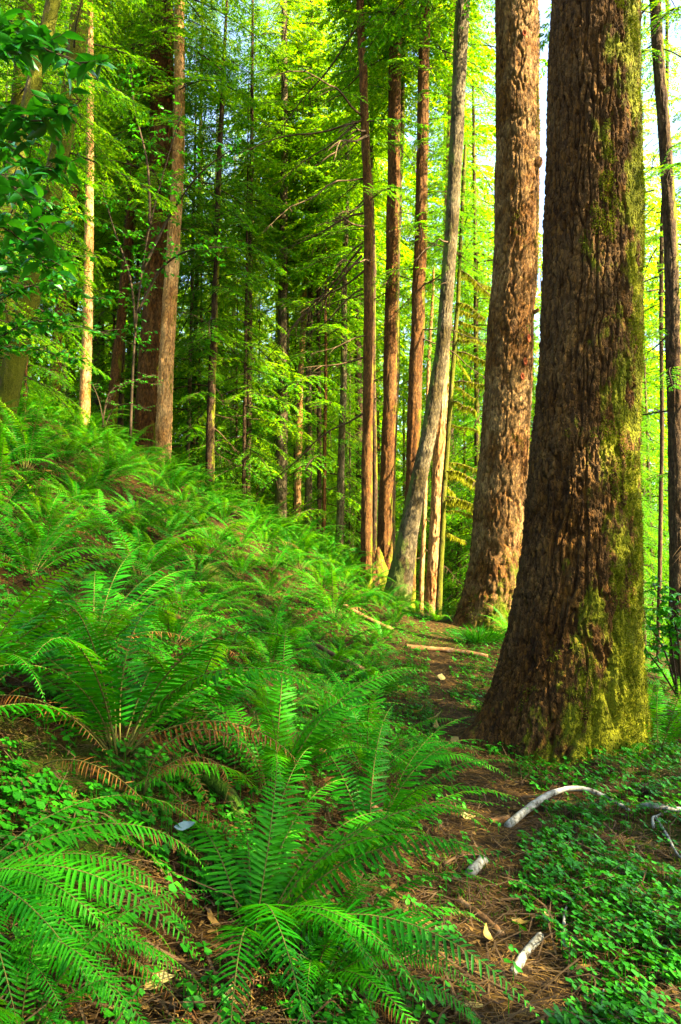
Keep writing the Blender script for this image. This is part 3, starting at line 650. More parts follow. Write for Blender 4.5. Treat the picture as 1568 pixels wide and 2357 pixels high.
for k, (px, Y, cz, sc_, lb) in enumerate(((440, 24, 6.5, 1.0, 'above the gap right of the twin pair'), (570, 22, 7, .85, 'between the blackish and the mottled grey trunks'), (735, 24, 7, .9, 'between the pale narrow trunk and the red-brown row'), (790, 27, 7, 1.0, 'just left of the slim dark red-brown trunk'), (1100, 21, 8, .8, 'between the ragged sunlit trunk and the second large fir'), (270, 20.5, 6, .8, 'over the orange-brown tilting trunk'))):
    x = (px - CX) / FOC * Y; z = float(H0(x, Y))
    t = thing('hemlock_tree', (x, Y, z), 'high hemlock crown on thin stem ' + lb, 'tree', None, k * 1.3)
    obj('trunk', FTR[2], t, scale=(.55, .55, .95)); obj('crown', CROWN[k % 4], t, (.05, 0, cz), None, (sc_ * 1.1, sc_ * 1.1, sc_ * .9))

# unseen trees added outside the frame so their crowns shade trail and fern bank
for k, (x, y, cz, s, ci) in enumerate(((6.8, 2.2, 3.2, 1.15, 0), (9.5, -1.8, 4.5, 1.3, 2), (5.2, -3.2, 4.0, 1.1, 1), (9.8, 4.2, 4.6, 1.25, 2))):
    z = float(H0(x, y))
    t = thing('fir_tree', (x, y, z), ('tall fir beside the trail', 'old fir behind the viewpoint', 'slim fir close behind the viewpoint', 'broad fir down the bank')[k] + ', unseen and added to shade the fern bank', 'tree', None, k * 1.7)
    obj('trunk', FTR[k % 3], t, scale=(1.6, 1.6, 1.1)); obj('crown', CROWN[ci], t, (0, 0, cz), None, s)

# ------------------------------------------------------------------ ferns
def frond_mesh(seed, L=1.0, n=44, a0=68, a1=-25, dead=False, wide=.092, curl=0.0):
    r = np.random.RandomState(seed)
    K = 60; s = np.linspace(0, 1, K)
    ang = np.radians(a0 + (a1 - a0) * s ** 1.25)
    if curl: ang = ang - curl * np.clip(s - .6, 0, 1) ** 2 * 12
    yaw = .25 * (r.rand() - .5) * s ** 2 * 2
    T = np.stack([np.cos(ang) * np.cos(yaw), np.cos(ang) * np.sin(yaw), np.sin(ang)], -1)
    pts = np.concatenate([[[0, 0, 0]], np.cumsum(T[:-1] * L / (K - 1), 0)])
    A = Acc()
    v, f = tube(pts[::4], np.linspace(.0042, .0012, len(pts[::4])), 4); A.add(v, f, 1)
    st = .15
    u = np.linspace(st, .995, n)
    tw = r.uniform(-.25, .25)
    for sg in (1, -1):
        uu = np.clip(u + (.006 if sg > 0 else 0), 0, 1)
        p = np.stack([np.interp(uu, s, pts[:, i]) for i in range(3)], -1)
        t = np.stack([np.interp(uu, s, T[:, i]) for i in range(3)], -1)
        sd = np.cross(np.array((0, 0, 1.0)), t); sd /= np.linalg.norm(sd, axis=1)[:, None] + 1e-6
        nr = np.cross(t, sd)
        k = (uu - st) / (1 - st)
        ln = wide * L * np.minimum(1, .55 + k * 3) * np.clip((1 - k) / .62, 0.05, 1) ** .8 * r.uniform(.9, 1.08, n)
        sw = np.radians(12 + 30 * k + r.normal(0, 4, n))
        dr = np.radians((34 if dead else 12) + r.normal(0, 7 + (22 if dead else 0), n)) + sg * tw
        d0 = sd * sg
        pd = (d0 * np.cos(sw)[:, None] + t * np.sin(sw)[:, None])
        pd = pd * np.cos(dr)[:, None] - nr * np.sin(dr)[:, None]
        pd2 = pd - nr * .30 + t * .12; pd2 /= np.linalg.norm(pd2, axis=1)[:, None]
        w = (.0068 * L ** .5) * np.clip(ln / (wide * L), .3, 1) ** .6 * (.6 if dead else 1)
        fold = nr * (w * .35)[:, None]
        c0 = p; c1_ = p + pd * (ln * .3)[:, None]; c2_ = p + pd * (ln * .55)[:, None] + pd2 * (ln * .12)[:, None]; c3_ = p + pd * (ln * .55)[:, None] + pd2 * (ln * .45)[:, None]
        wt = t * w[:, None]
        rows = []
        for c, ww in ((c0, .75), (c1_, 1.0), (c2_, .8), (c3_, .08)):
            rows.append(np.stack([c - wt * ww + fold * ww, c, c + wt * ww + fold * ww], 1))
        V = np.stack(rows, 1).reshape(n, 12, 3)
        q = []
        for a in range(3):
            for b in range(2):
                i0 = a * 3 + b; q.append((i0, i0 + 1, i0 + 4, i0 + 3))
        q = np.array(q)
        A.add(V.reshape(-1, 3), (q[None] + (np.arange(n) * 12)[:, None, None]).reshape(-1, 4), 0)
    return A.mesh('frond', [M_fern_dead if dead else M_fern, M_stipe], False)

FROND = [frond_mesh(300 + k, 1.0, 40 + k % 4, a0, a1) for k, (a0, a1) in enumerate(((76, -12), (70, -25), (64, -35), (58, -45), (50, -50), (72, -5), (78, 5), (44, -38), (62, -20), (72, -42)))]
FROND_D = [frond_mesh(330 + k, .9, 34, a0, a1, True) for k, (a0, a1) in enumerate(((35, -50), (20, -45), (50, -60)))]

def fern(loc, size, label, nfr=13, az=None, dead=2, seed=0, erect=0.0, group=None, kinds=None, smin=.6):
    r = np.random.RandomState(seed)
    t = thing('sword_fern', loc, label, 'fern', group)
    a0 = r.uniform(0, 6.28)
    for k in range(nfr):
        a = a0 + k * 2.399 + r.normal(0, .2)
        if az is not None: a = az[0] + (az[1] - az[0]) * ((k + r.rand()) / nfr)
        me = FROND[kinds[r.randint(len(kinds))] if kinds else r.randint(len(FROND))]
        el = -(r.normal(0, .13) + erect)
        obj('frond', me, t, (.02 * math.cos(a), .02 * math.sin(a), -.02), (r.normal(0, .12), el, a), size * r.uniform(smin, 1.15))
    for k in range(dead):
        a = r.uniform(0, 6.28)
        obj('dead_frond', FROND_D[r.randint(3)], t, (0, 0, -.01), (r.normal(0, .3), r.uniform(-.1, .25), a), size * r.uniform(.7, 1.0))
    return t

ferns = []      # placed points
def mf(px, py, size, label, **kw):
    p = G(px, py); ferns.append((p[0], p[1], size)); return fern(p - (0, 0, .02), size, label, smin=.8, **kw)
mf(578, 2175, 1.0, 'big bright fern in the foreground centre with fronds reaching over the trail', nfr=19, seed=21, dead=2, az=(-1.6, 2.1), kinds=(0, 1, 2, 3, 8, 9), erect=-.12)
mf(850, 1985, .98, 'fern at the trail edge whose long fronds arch right towards the white branch', nfr=15, seed=2, az=(-1.9, 2.0), dead=1)
mf(625, 1840, 1.08, 'broad fern in the middle foreground left of the trail bend', nfr=19, seed=3, dead=2, erect=.03)
mf(850, 1790, 1.0, 'fern beside the trail with fronds pointing at the huge fir base', nfr=16, seed=4, dead=1)
mf(275, 1735, 1.2, 'tall upright fern with comb-like fronds on the left foreground slope', nfr=18, seed=5, erect=.06, dead=2)
mf(-110, 2030, .85, 'fern at the left edge sending long fronds across the brown litter', nfr=12, seed=6, az=(-.9, 1.0), kinds=(2, 3, 4, 7), dead=3, erect=-.42)
mf(-60, 2210, .62, 'lowest fern at the left edge above the wood sorrel patch', nfr=8, seed=7, az=(-.9, .8), kinds=(3, 4, 7), dead=2, erect=-.4)
mf(-70, 1600, 1.0, 'fern at the left edge with dark fronds hanging down the slope', nfr=12, seed=8, az=(-1.4, 1.0), dead=1)
mf(720, 2260, .7, 'low fern at the bottom edge below the big foreground fern', nfr=11, seed=9, az=(-1.6, 1.3), kinds=(3, 4, 7, 2), dead=2)
mf(40, 2400, .55, 'dim fern in the bottom left corner', nfr=8, seed=10, dead=1)
mf(1515, 1735, .95, 'backlit fern at the right edge beside the huge mossy fir', nfr=12, seed=11, erect=.05, dead=4)
mf(1560, 1600, .9, 'second fern at the right edge farther down the bank', nfr=11, seed=12, dead=2)
mf(1178, 1470, .75, 'single fern between the two large fir bases', nfr=8, seed=13, az=(1.6, 4.4), dead=1)
mf(60, 1085, 1.15, 'tall dark fern on the skyline below the leftmost trunks', nfr=16, seed=14, erect=.1)
mf(430, 1690, 1.05, 'fern right beside the tall comb-like fern', nfr=16, seed=15)
mf(960, 1420, .65, 'fern where the trail disappears over the crest', nfr=12, seed=16)
mf(880, 1400, .7, 'fern at the foot of the leaning grey trunk', nfr=13, seed=17)
mf(905, 1438, .6, 'low fern on the bank left of the crest, beneath the leaning grey trunk', nfr=13, seed=18)
mf(1003, 1432, .6, 'low fern on the crest below the ragged sunlit trunk', nfr=13, seed=19)
mf(1040, 1428, .5, 'small fern on the crest touching the second large fir', nfr=11, seed=20)
mf(1480, 1650, .7, 'fern pressed against the right flank of the huge mossy fir', nfr=10, seed=21)

def inpoly(px, py, poly):
    c = False; j = len(poly) - 1
    for i in range(len(poly)):
        xi, yi = poly[i]; xj, yj = poly[j]
        if (yi > py) != (yj > py) and px < (xj - xi) * (py - yi) / (yj - yi) + xi: c = not c
        j = i
    return c
GAPS = [[(180, 1900), (520, 1900), (560, 2400), (150, 2400)], [(700, 1430), (1010, 1420), (1000, 1640), (820, 1560)], [(420, 1330), (620, 1380), (760, 1500), (600, 1500)]]
r = np.random.RandomState(77); cand = []
for k in range(40000):
    Y = 2.0 + 20 * r.rand() ** .75; d = .75 + 11.5 * r.rand()
    x = float(path_x(Y)) - d
    sz = r.uniform(.72, 1.18)
    if d < 1.3: sz *= .75
    small = False
    z = float(H(x, Y)); px, py = project(x, Y, z)
    if not (-160 < px < 1010 and py < 2380): continue
    if inpoly(px, py, GAPS[0]): continue
    if inpoly(px, py, GAPS[1]) or inpoly(px, py, GAPS[2]): sz = r.uniform(.4, .58)
    if any((x - a) ** 2 + (Y - b) ** 2 < (.325 * (sz + s)) ** 2 for a, b, s in ferns): continue
    if px > 985 and py > 1450 or px > 900 and py > 1560: continue
    ferns.append((x, Y, sz)); cand.append((px, py, x, Y, z, sz))
    if len(cand) >= 250: break
strips = [(-999, 'along the left edge of the photo'), (25, 'below the leftmost mossy trunks'), (120, 'below the slender pale sunlit trunk'), (250, 'below the orange-brown tilting trunk'), (320, 'below the twin redwood pair'), (430, 'below the slender blackish trunk'),
          (560, 'below the mottled grey trunk'), (670, 'below the pale narrow trunk'), (740, 'below the thin straight trunk'), (820, 'below the red-brown trunk row'), (900, 'below the leaning grey trunk')]
NTH = 'topmost second third fourth fifth sixth seventh eighth ninth tenth eleventh twelfth thirteenth fourteenth fifteenth sixteenth seventeenth eighteenth nineteenth twentieth'.split() + ['twenty-%s' % q for q in 'first second third fourth fifth sixth seventh eighth ninth'.split()] + ['thirtieth'] + ['%s-%s' % (u, q) for u in ('thirty', 'forty', 'fifty', 'sixty') for q in 'first second third fourth fifth sixth seventh eighth ninth'.split()]
byst = {}
for c in cand: byst.setdefault(max(k for k, (m, _) in enumerate(strips) if c[0] >= m), []).append(c)
seed = 1000
for k, lst in byst.items():
    lst.sort(key=lambda c: c[1])
    for q, (px, py, x, Y, z, sz) in enumerate(lst):
        seed += 1
        fern((x, Y, z - .02), sz, f'{"small " if sz < .7 else ""}sword fern {strips[k][1]}, {NTH[q]} counting down the slope', nfr=int(16 + 6 * r.rand()) if Y < 12 else 16, dead=int(r.rand() * 2.6) if Y < 9 else (1 if r.rand() < .3 else 0), seed=seed, erect=-.08 if sz > .5 else -.3, group='sword ferns on the hillside')

# dead curled frond in the foreground
def ground_tube(pix, w, name, label, cat, mat, lift=None, n=24, sides=8, group=None, rough=.12, bend=None, cap=None):
    pts = np.array([G(a, b) for a, b in pix]); 
    rr = w * .5 * np.linalg.norm(pts[0] - (0, 0, CAMZ)) / FOC if w > 1 else w
    pts[:, 2] += rr * .8
    if lift is not None: pts[:, 2] += np.asarray(lift)
    q = spline(pts, n); s = np.linspace(0, 1, n)
    rad = rr * (1 + rough * vnoise(s * 9, s * 0 + len(label))) * (np.interp(s, [0, 1], bend) if bend else 1)
    V, F = tube(q - q[0], rad, sides)
    V = V + rr * .12 * np.stack([vnoise(V[:, 0] / rr * .7, V[:, 1] / rr * .7, V[:, 2] / rr * .7, seed=k) for k in range(3)], -1)
    return tag(obj(name, mesh(name, V, F, mat, smooth=True), None, q[0]), label, cat, group)

t = thing('dead_fern', G(330, 1890) + (0, 0, .10), 'curled dry brown fern frond arching over litter by the bluish fallen leaf', 'fern')
for k, (a, e, s) in enumerate(((-.1, -.35, .85), (-.5, -.1, .6), (.25, -.1, .6))):
    obj('frond', frond_mesh(350 + k, 1.0, 38, 62, -150, True, .075), t, (0, 0, 0), (.2, e, a), s)

# ------------------------------------------------------------------ fallen wood
ground_tube([(1168, 1910), (1215, 1882), (1262, 1856), (1310, 1843), (1360, 1845), (1412, 1857), (1450, 1872)], 16, 'fallen_branch', 'curved white barked branch lying right of the trail', 'branch', M_birch, lift=(0, .03, .05, .06, .05, .02, 0), bend=(1.1, .45))
ground_tube([(1470, 1862), (1500, 1868), (1535, 1874), (1580, 1880)], 11, 'fallen_branch', 'pale mottled branch piece touching the right edge', 'branch', M_birch, lift=(0, .02, .02, .02))
ground_tube([(1181, 2250), (1196, 2228), (1214, 2200), (1244, 2168)], 19, 'fallen_branch', 'short thick white barked stick on the trail in the foreground', 'branch', M_birch, bend=(.9, 1.05))
ground_tube([(1082, 2022), (1096, 2006), (1113, 1992)], 22, 'fallen_branch', 'stubby white stick at the trail edge under fern fronds', 'branch', M_birch)
ground_tube([(1055, 2078), (1095, 2108), (1128, 2135), (1156, 2160)], 14, 'fallen_branch', 'brown bare stick slanting beside the trail under fern tips', 'branch', M_log)
ground_tube([(1130, 1897), (1150, 1894), (1170, 1889)], 13, 'fallen_branch', 'rotten yellowish stub at the thick end of the white branch', 'branch', M_log)
ground_tube([(935, 1494), (990, 1500), (1050, 1506), (1122, 1517)], 12, 'fallen_log', 'thin log lying across the trail near the crest', 'log', M_log, lift=(.0, .01, .01, .0))
ground_tube([(790, 1405), (830, 1428), (870, 1448), (905, 1464)], 11, 'fallen_log', 'pale bare log on the bank left of the trail crest', 'log', M_log, lift=(.05, .05, .05, .05))
ground_tube([(700, 1490), (760, 1520), (800, 1545), (850, 1560)], 10, 'fallen_branch', 'thin curved branch on the shaded bank among low ferns', 'branch', M_deadwood, lift=(.1, .06, .08, .05))
ground_tube([(470, 1830), (500, 1850), (530, 1875), (550, 1905)], 30, 'mossy_log', 'moss covered log end poking out between foreground ferns', 'log', M_logmoss, lift=(.06, .06, .05, .02))
ground_tube([(850, 1870), (880, 1895), (900, 1915)], 15, 'fallen_branch', 'brown branch piece lying beneath the arching trail fern', 'branch', M_log, lift=(.03, .03, .02))
twl = [([(1505, 1912), (1503, 1896), (1512, 1886), (1535, 1880)], 'pale hooked twig near the right edge'), ([(1510, 1890), (1535, 1935), (1560, 1975), (1585, 1995)], 'long pale twig running off the right edge'),
       ([(1460, 1830), (1478, 1822), (1497, 1808)], 'short forked twig above the white branch at right'), ([(1203, 1843), (1240, 1846), (1270, 1850)], 'grey side twig reaching left from the white branch'),
       ([(1298, 2180), (1300, 2120), (1310, 2090), (1325, 2080)], 'bent pale twig standing at the sorrel edge'), ([(1385, 2350), (1388, 2320), (1390, 2290)], 'straight pale twig at the bottom right'),
       ([(1310, 2255), (1335, 2248), (1355, 2248)], 'small whitish twig right of the thick white stick'), ([(1020, 2000), (1060, 1985), (1110, 1975)], 'slim grey twig behind the stubby white stick'),
       ([(1050, 2350), (1042, 2310), (1035, 2285)], 'dark wet twig at the bottom edge of the trail'), ([(330, 2180), (420, 2240), (500, 2290)], 'thin brown twig across the wood sorrel patch'),
       ([(470, 1970), (500, 2040), (540, 2110)], 'long thin twig leaning beside the big foreground fern'), ([(170, 2090), (240, 2130), (300, 2180)], 'grey twig below the left edge fern fronds'),
       ([(1150, 2080), (1200, 2085), (1250, 2075)], 'twig lying across the middle of the trail'), ([(1180, 2300), (1120, 2275), (1070, 2240)], 'twig left of the thick white stick'),
       ([(1330, 1950), (1400, 1990), (1470, 2030)], 'long twig over the sorrel slope'), ([(1420, 2080), (1470, 2110), (1540, 2130)], 'twig lying among sorrel at the right'), ([(980, 1735), (986, 1722), (990, 1715)], 'broken twig stub standing at the trail edge')]
for pix, lb in twl:
    n_ = len(pix)
    ground_tube(pix, 5.5, 'fallen_twig', lb, 'twig', M_birch if 'pale' in lb.split()[:2] else M_deadwood, lift=[.012 + .012 * (k % 2) for k in range(n_)], n=16, sides=6, group='twigs on the forest floor', bend=(1.2, .6))

# ------------------------------------------------------------------ fallen leaves
def leaf_me(name, L, W, mat, curl, seed, K=8):
    r = np.random.RandomState(seed); s = np.linspace(0, 1, K)
    w = W * .5 * np.sin(PI * np.clip(s * .96 + .03, 0, 1) ** .8) * (1 + .12 * r.normal(size=K)); w[0] = w[-1] = .0015
    z = curl * L * (s - .45) ** 2 * 1.6
    c = np.stack([s * L, 0 * s, z], -1); e = np.stack([0 * s, w, w * .45], -1); e2 = np.stack([0 * s, -w, w * .45 * r.uniform(.3, 1.2)], -1)
    V = np.stack([c + e, c, c + e2], 1).reshape(-1, 3)
    q = []
    for a in range(K - 1):
        for b in (0, 1): q.append((a * 3 + b, a * 3 + b + 1, a * 3 + b + 4, a * 3 + b + 3))
    return mesh(name, V, np.array(q), mat, smooth=True)
LEAF = [leaf_me('leaf', .075, .042, M_leaf_y, c, 60 + k) for k, c in enumerate((.5, .2, -.4, .8))]
lv = [(1178, 2130, 'pale yellow dead leaf upright in the middle of the trail', 1.0), (1112, 2330, 'rounded yellow leaf at the bottom edge of the trail', .9), (1240, 2332, 'torn yellow leaf at the bottom below the thick white stick', 1.0), (1128, 2184, 'cream dead leaf left of the trail centre', .8),
      (1262, 2108, 'tan leaf right of the trail centre', .7), (1050, 2108, 'yellow leaf beside the brown bare stick', .8), (1260, 2055, 'tiny whitish leaf near the sorrel edge', .5), (945, 1648, 'pale leaf on the trail left of the fir root', 1.3), (985, 1665, 'two-toned leaf on the trail before the bend', 1.3),
      (1003, 1618, 'pale leaf higher up the trail', 1.3), (970, 1610, 'small leaf at the left trail border', 1.2), (1010, 1690, 'greenish leaf on the trail under fern tips', 1.2), (1042, 1705, 'yellowish leaf at the toe of the fir root', 1.2), (1015, 1570, 'light leaf just below the thin log', 1.3), (1060, 1595, 'leaf at the right trail border', 1.2),
      (1150, 1833, 'olive leaf on the trail near the white branch', 1.0), (1060, 1885, 'brown leaf beneath the arching trail fern', 1.0), (300, 2235, 'yellow leaf half under sorrel at lower left', .9), (330, 2290, 'long tan leaf between sorrel at lower left', 1.0), (520, 2345, 'big yellowish leaf at the bottom edge', 1.1), (250, 2345, 'cream leaf in the bottom left sorrel', .9), (152, 2215, 'orange leaf at lower left', .8),
      (545, 2225, 'pale leaf by the base of the big foreground fern', .9), (345, 1955, 'brown leaf under the dry curled frond', 1.1)]
for k, (px, py, lb, s) in enumerate(lv):
    p = G(px, py); tag(obj('fallen_leaf', LEAF[k % 4], None, p + (0, 0, .014), (random.uniform(-.5, .5), random.uniform(-.6, .3), random.uniform(0, 6)), s * (1.7 if py < 1720 else 1.2)), lb, 'leaf', 'leaves fallen on the floor')
for k, (px, py, a, s_) in enumerate(((230, 1960, .3, .6), (420, 2010, 2.6, .5), (150, 2180, -.4, .6), (470, 2290, -1.9, .55), (640, 2330, -1.2, .5), (330, 1880, -.2, .6), (760, 2150, -.7, .6), (900, 2190, -.5, .55), (100, 1780, -.3, .7), (680, 1960, -.9, .6), (240, 2120, 1.2, .5), (800, 2330, -.4, .5))):
    p = G(px, py)
    q = thing('dead_fern', p + (0, 0, .03), 'withered brown fern frond lying ' + ('above the bluish fallen leaf', 'just right of the bluish fallen leaf', 'at the far left over the sorrel', 'on the sorrel left of the bottom twig', 'at the bottom edge under the central fern', 'behind the curled dry frond', 'right of the big foreground fern foot', 'at the lower trail edge', 'at the left edge on bare litter', 'between the two central ferns', 'in the middle of the sorrel patch', 'beneath the low bottom fern')[k], 'fern', 'withered fronds on the ground')
    obj('frond', FROND_D[k % 3], q, (0, 0, 0), (.4 * (k % 3 - 1), .42, a), s_)
p = G(402, 1945); tag(obj('fallen_leaf', leaf_me('leaf', .10, .045, M_leaf_b, .3, 71), None, p + (0, 0, .06), (.5, -.2, -.15), .9), 'bluish grey leaf underside beside the curled dry frond', 'leaf', 'leaves fallen on the floor')

# ------------------------------------------------------------------ stuff: litter, sorrel, moss
def rows_needles(n, seed, area, lmin, lmax, wid, mat, name, keep=None):
    r = np.random.RandomState(seed)
    Y = area[0] + (area[1] - area[0]) * r.rand(n) ** 1.7
    lim = Y * .50 + .4
    x = r.uniform(-1, 1, n) * lim
    if keep is not None:
        m = keep(x, Y, r); x, Y = x[m], Y[m]
    n = len(x); z = H(x, Y) + .012
    a = r.uniform(0, 2 * PI, n); el = r.normal(0, .25, n)
    l = r.uniform(lmin, lmax, n) * r.uniform(.5, 1.3, n); w = wid * r.uniform(.5, 1.5, n)
    d = np.stack([np.cos(a), np.sin(a), np.sin(el) * .6], -1) * l[:, None] * .5
    b = np.stack([-np.sin(a), np.cos(a), 0 * a], -1) * w[:, None] * .5
    c = np.stack([x, Y, z + np.abs(np.sin(el)) * l * .25], -1)
    mid = np.stack([r.normal(0, .12, n) * l, r.normal(0, .12, n) * l, r.uniform(0, .12, n) * l], -1)
    V = np.stack([c - d - b, c - d + b, c + mid + b, c + mid - b, c + d + b * .4, c + d - b * .4], 1).reshape(-1, 3)
    q = np.array([(0, 1, 2, 3), (3, 2, 4, 5)])
    F = (q[None] + (np.arange(n) * 6)[:, None, None]).reshape(-1, 4)
    return tag(obj(name, mesh(name, V, F, mat)), kind='stuff')
rows_needles(110000, 1, (1.4, 15), .03, .10, .0028, M_litter, 'needle_litter')
rows_needles(7500, 2, (1.4, 13), .08, .34, .0055, M_deadwood, 'twig_debris')
def lf_keep(x, y, r): return r.rand(len(x)) < .9
rows_needles(9000, 4, (1.4, 15), .025, .06, .016, M_litter, 'leaf_litter')

def sorrel(n, seed, name, keep, size=.028, area=(1.3, 14)):
    r = np.random.RandomState(seed)
    Y = area[0] + (area[1] - area[0]) * r.rand(n) ** 1.6
    x = r.uniform(-1, 1, n) * (Y * .5 + .4)
    m = keep(x, Y, r); x, Y = x[m], Y[m]; n = len(x)
    h = r.uniform(.02, .085, n); z = H(x, Y) + h
    L = size * r.uniform(.6, 1.25, n)
    az = r.uniform(0, 2 * PI, n); tx, ty = r.normal(-.42, .25, n), r.normal(-.05, .25, n)
    # heart-shaped leaflet, folded along its middle: base, left lobe, notch, right lobe
    t0 = np.array([(0, 0, 0), (.6, .46, .10), (1.02, .36, .02), (.88, 0, -.07), (1.02, -.36, .02), (.6, -.46, .10), (.5, 0, -.05)])
    q = np.array([(0, 6, 2, 1), (6, 3, 2, 2), (0, 5, 4, 6), (6, 4, 3, 3)])
    Fq = np.array([(0, 6, 2, 1), (0, 5, 4, 6)]); Ft = np.array([(6, 3, 2), (6, 4, 3)])
    Vs, F4, F3 = [], [], []
    for k in range(3):
        a = az + k * 2 * PI / 3 + r.normal(0, .12, n)
        ca, sa = np.cos(a), np.sin(a)
        X = (ca[:, None] * t0[None, :, 0] - sa[:, None] * t0[None, :, 1]) * L[:, None]
        Yy = (sa[:, None] * t0[None, :, 0] + ca[:, None] * t0[None, :, 1]) * L[:, None]
        Z = (t0[None, :, 2] - .22 * t0[None, :, 0] * r.uniform(.2, 1.6, n)[:, None]) * L[:, None] + tx[:, None] * X + ty[:, None] * Yy
        Vs.append(np.stack([x[:, None] + X, Y[:, None] + Yy, z[:, None] + Z], -1))
    V = np.stack(Vs, 1).reshape(-1, 3)
    off = (np.arange(n * 3) * 7)[:, None, None]
    F4 = (Fq[None] + off).reshape(-1, 4); F3 = (Ft[None] + off).reshape(-1, 3)
    nb = len(V)
    w = .0014
    b = np.stack([x, Y, z - h - .01], -1); tp = np.stack([x, Y, z], -1); sd = np.array((w, 0, 0))
    SV = np.stack([b - sd, b + sd, tp + sd, tp - sd], 1).reshape(-1, 3)
    SF = np.arange(n * 4).reshape(-1, 4) + nb
    return tag(obj(name, mesh(name, np.concatenate([V, SV]), [np.concatenate([F4, SF]), F3], M_sorrel)), kind='stuff')
def keep_sorrel(x, Y, r):
    d = path_x(Y) - x
    right = (d < -.17 - .2 * vnoise(Y * 1.7, x * 1.7, seed=8))
    n = fbm(x * 1.6, Y * 1.6, seed=31, o=2)
    pr = np.where(right, np.where(n > -.4, .85, .15), np.where(d > .22, np.where((d < 2.2) & (Y > 5), np.where(n > -.55, .92, .4), np.where(n > -.1, .8, .3)), .04))
    pr = np.where((Y < 5.5) & (d > .2) & (d < 1.0), .13, pr)
    left_patch = (Y < 3.2) & (x < .1)
    pr = np.where(left_patch, np.where(n > -.05, .75, .12), pr)
    trunk = ((x - b1[0]) ** 2 + (Y - b1[1]) ** 2 < .42) | ((x - b2[0]) ** 2 + (Y - b2[1]) ** 2 < .5)
    return (r.rand(len(x)) < pr) & ~trunk
sorrel(42000, 3, 'wood_sorrel', keep_sorrel)

def moss_blades(name, pts, nrm, mat, l0, l1, w, seed, kind_parent=None, down=.0):
    r = np.random.RandomState(seed); n = len(pts)
    d = nrm + r.normal(0, .6, (n, 3)); d[:, 2] += down; d /= np.linalg.norm(d, axis=1)[:, None]
    l = r.uniform(l0, l1, n)[:, None]; a = np.cross(d, r.normal(size=(n, 3))); a /= np.linalg.norm(a, axis=1)[:, None]; a *= w
    V = np.stack([pts - a, pts + a, pts + d * l * .6 + a * 1.2, pts + d * l], 1).reshape(-1, 3)
    return mesh(name, V, np.arange(n * 4).reshape(-1, 4), mat)

# moss on the big firs: tufts rooted on the displaced bark
def moss_on(t, seed, n, thr, dirv, l1, mat, zmax, base=.5, basez=1.2):
    me = [c for c in t.children if c.name.startswith('trunk')][0].data
    nv = len(me.vertices); co = np.empty(nv * 3, np.float32); me.vertices.foreach_get('co', co); co = co.reshape(-1, 3)
    no = np.empty(nv * 3, np.float32); me.vertex_normals.foreach_get('vector', no); no = no.reshape(-1, 3)
    at = np.empty(nv, np.float32); me.attributes['plate'].data.foreach_get('value', at)
    r = np.random.RandomState(seed)
    fc = np.empty(nv, np.float32); me.attributes['facing'].data.foreach_get('value', fc)
    q = fc * .42 + .6 * fbm(co[:, 0] * 5, co[:, 1] * 5, co[:, 2] * 2.2, 4, seed) + base * np.clip(1 - co[:, 2] / basez, 0, 1)
    ok = np.nonzero((q > thr) & (co[:, 2] < zmax) & (at > .25) & (no[:, 1] < .5))[0]
    k = r.choice(ok, min(n, len(ok) * 3))
    pts = co[k] + r.normal(0, .006, (len(k), 3))
    o = obj('moss', moss_blades('moss', pts, no[k], mat, .008, l1, .0028, seed), t); o['kind'] = 'stuff'
moss_on(T1, 4, 66000, .42, (1, -.25, 0), .024, M_moss, 7, base=.42, basez=1.5)
moss_on(T2, 5, 14000, .58, (.6, -.8, 0), .045, M_moss, 12, base=.75, basez=2.2)

# ground moss along the trail edge
r = np.random.RandomState(9); n = 26000
Y = 1.5 + 12.5 * r.rand(n) ** 1.2; x = path_x(Y) + r.normal(0, 1, n) * np.where(r.rand(n) < .5, .5, 1.4)
m = fbm(x * 1.1, Y * 1.1, seed=41) > (.05 + .25 * (np.abs(path_x(Y) - x) < .22)); x, Y = x[m], Y[m]
tag(obj('ground_moss', moss_blades('ground_moss', np.stack([x, Y, H(x, Y)], -1), np.tile((0, 0, 1.0), (len(x), 1)), M_gmoss, .015, .05, .003, 4)), kind='stuff')

# grass tuft beside the trail
p = G(1100, 1478); n = 300; r = np.random.RandomState(3)
b = np.stack([r.normal(0, .10, n), r.normal(0, .10, n), np.zeros(n)], -1)
d = b * 2.2 + r.normal(0, .05, (n, 3)) + (0, 0, .28); sd = np.cross(d, r.normal(size=(n, 3))); sd /= np.linalg.norm(sd, axis=1)[:, None]; sd *= .004
V = np.stack([b - sd, b + sd, b + d * .6 + sd, b + d * .6 - sd, b + d - (0, 0, .1), b + d - (0, 0, .1) + sd * .2], 1).reshape(-1, 3)
q = np.array([(0, 1, 2, 3), (3, 2, 5, 4)])
tag(obj('grass_tuft', mesh('grass_tuft', V, (q[None] + (np.arange(n) * 6)[:, None, None]).reshape(-1, 4), M_fern), None, p), 'bright green grass tuft at the trail edge by the second large fir', 'grass tuft')

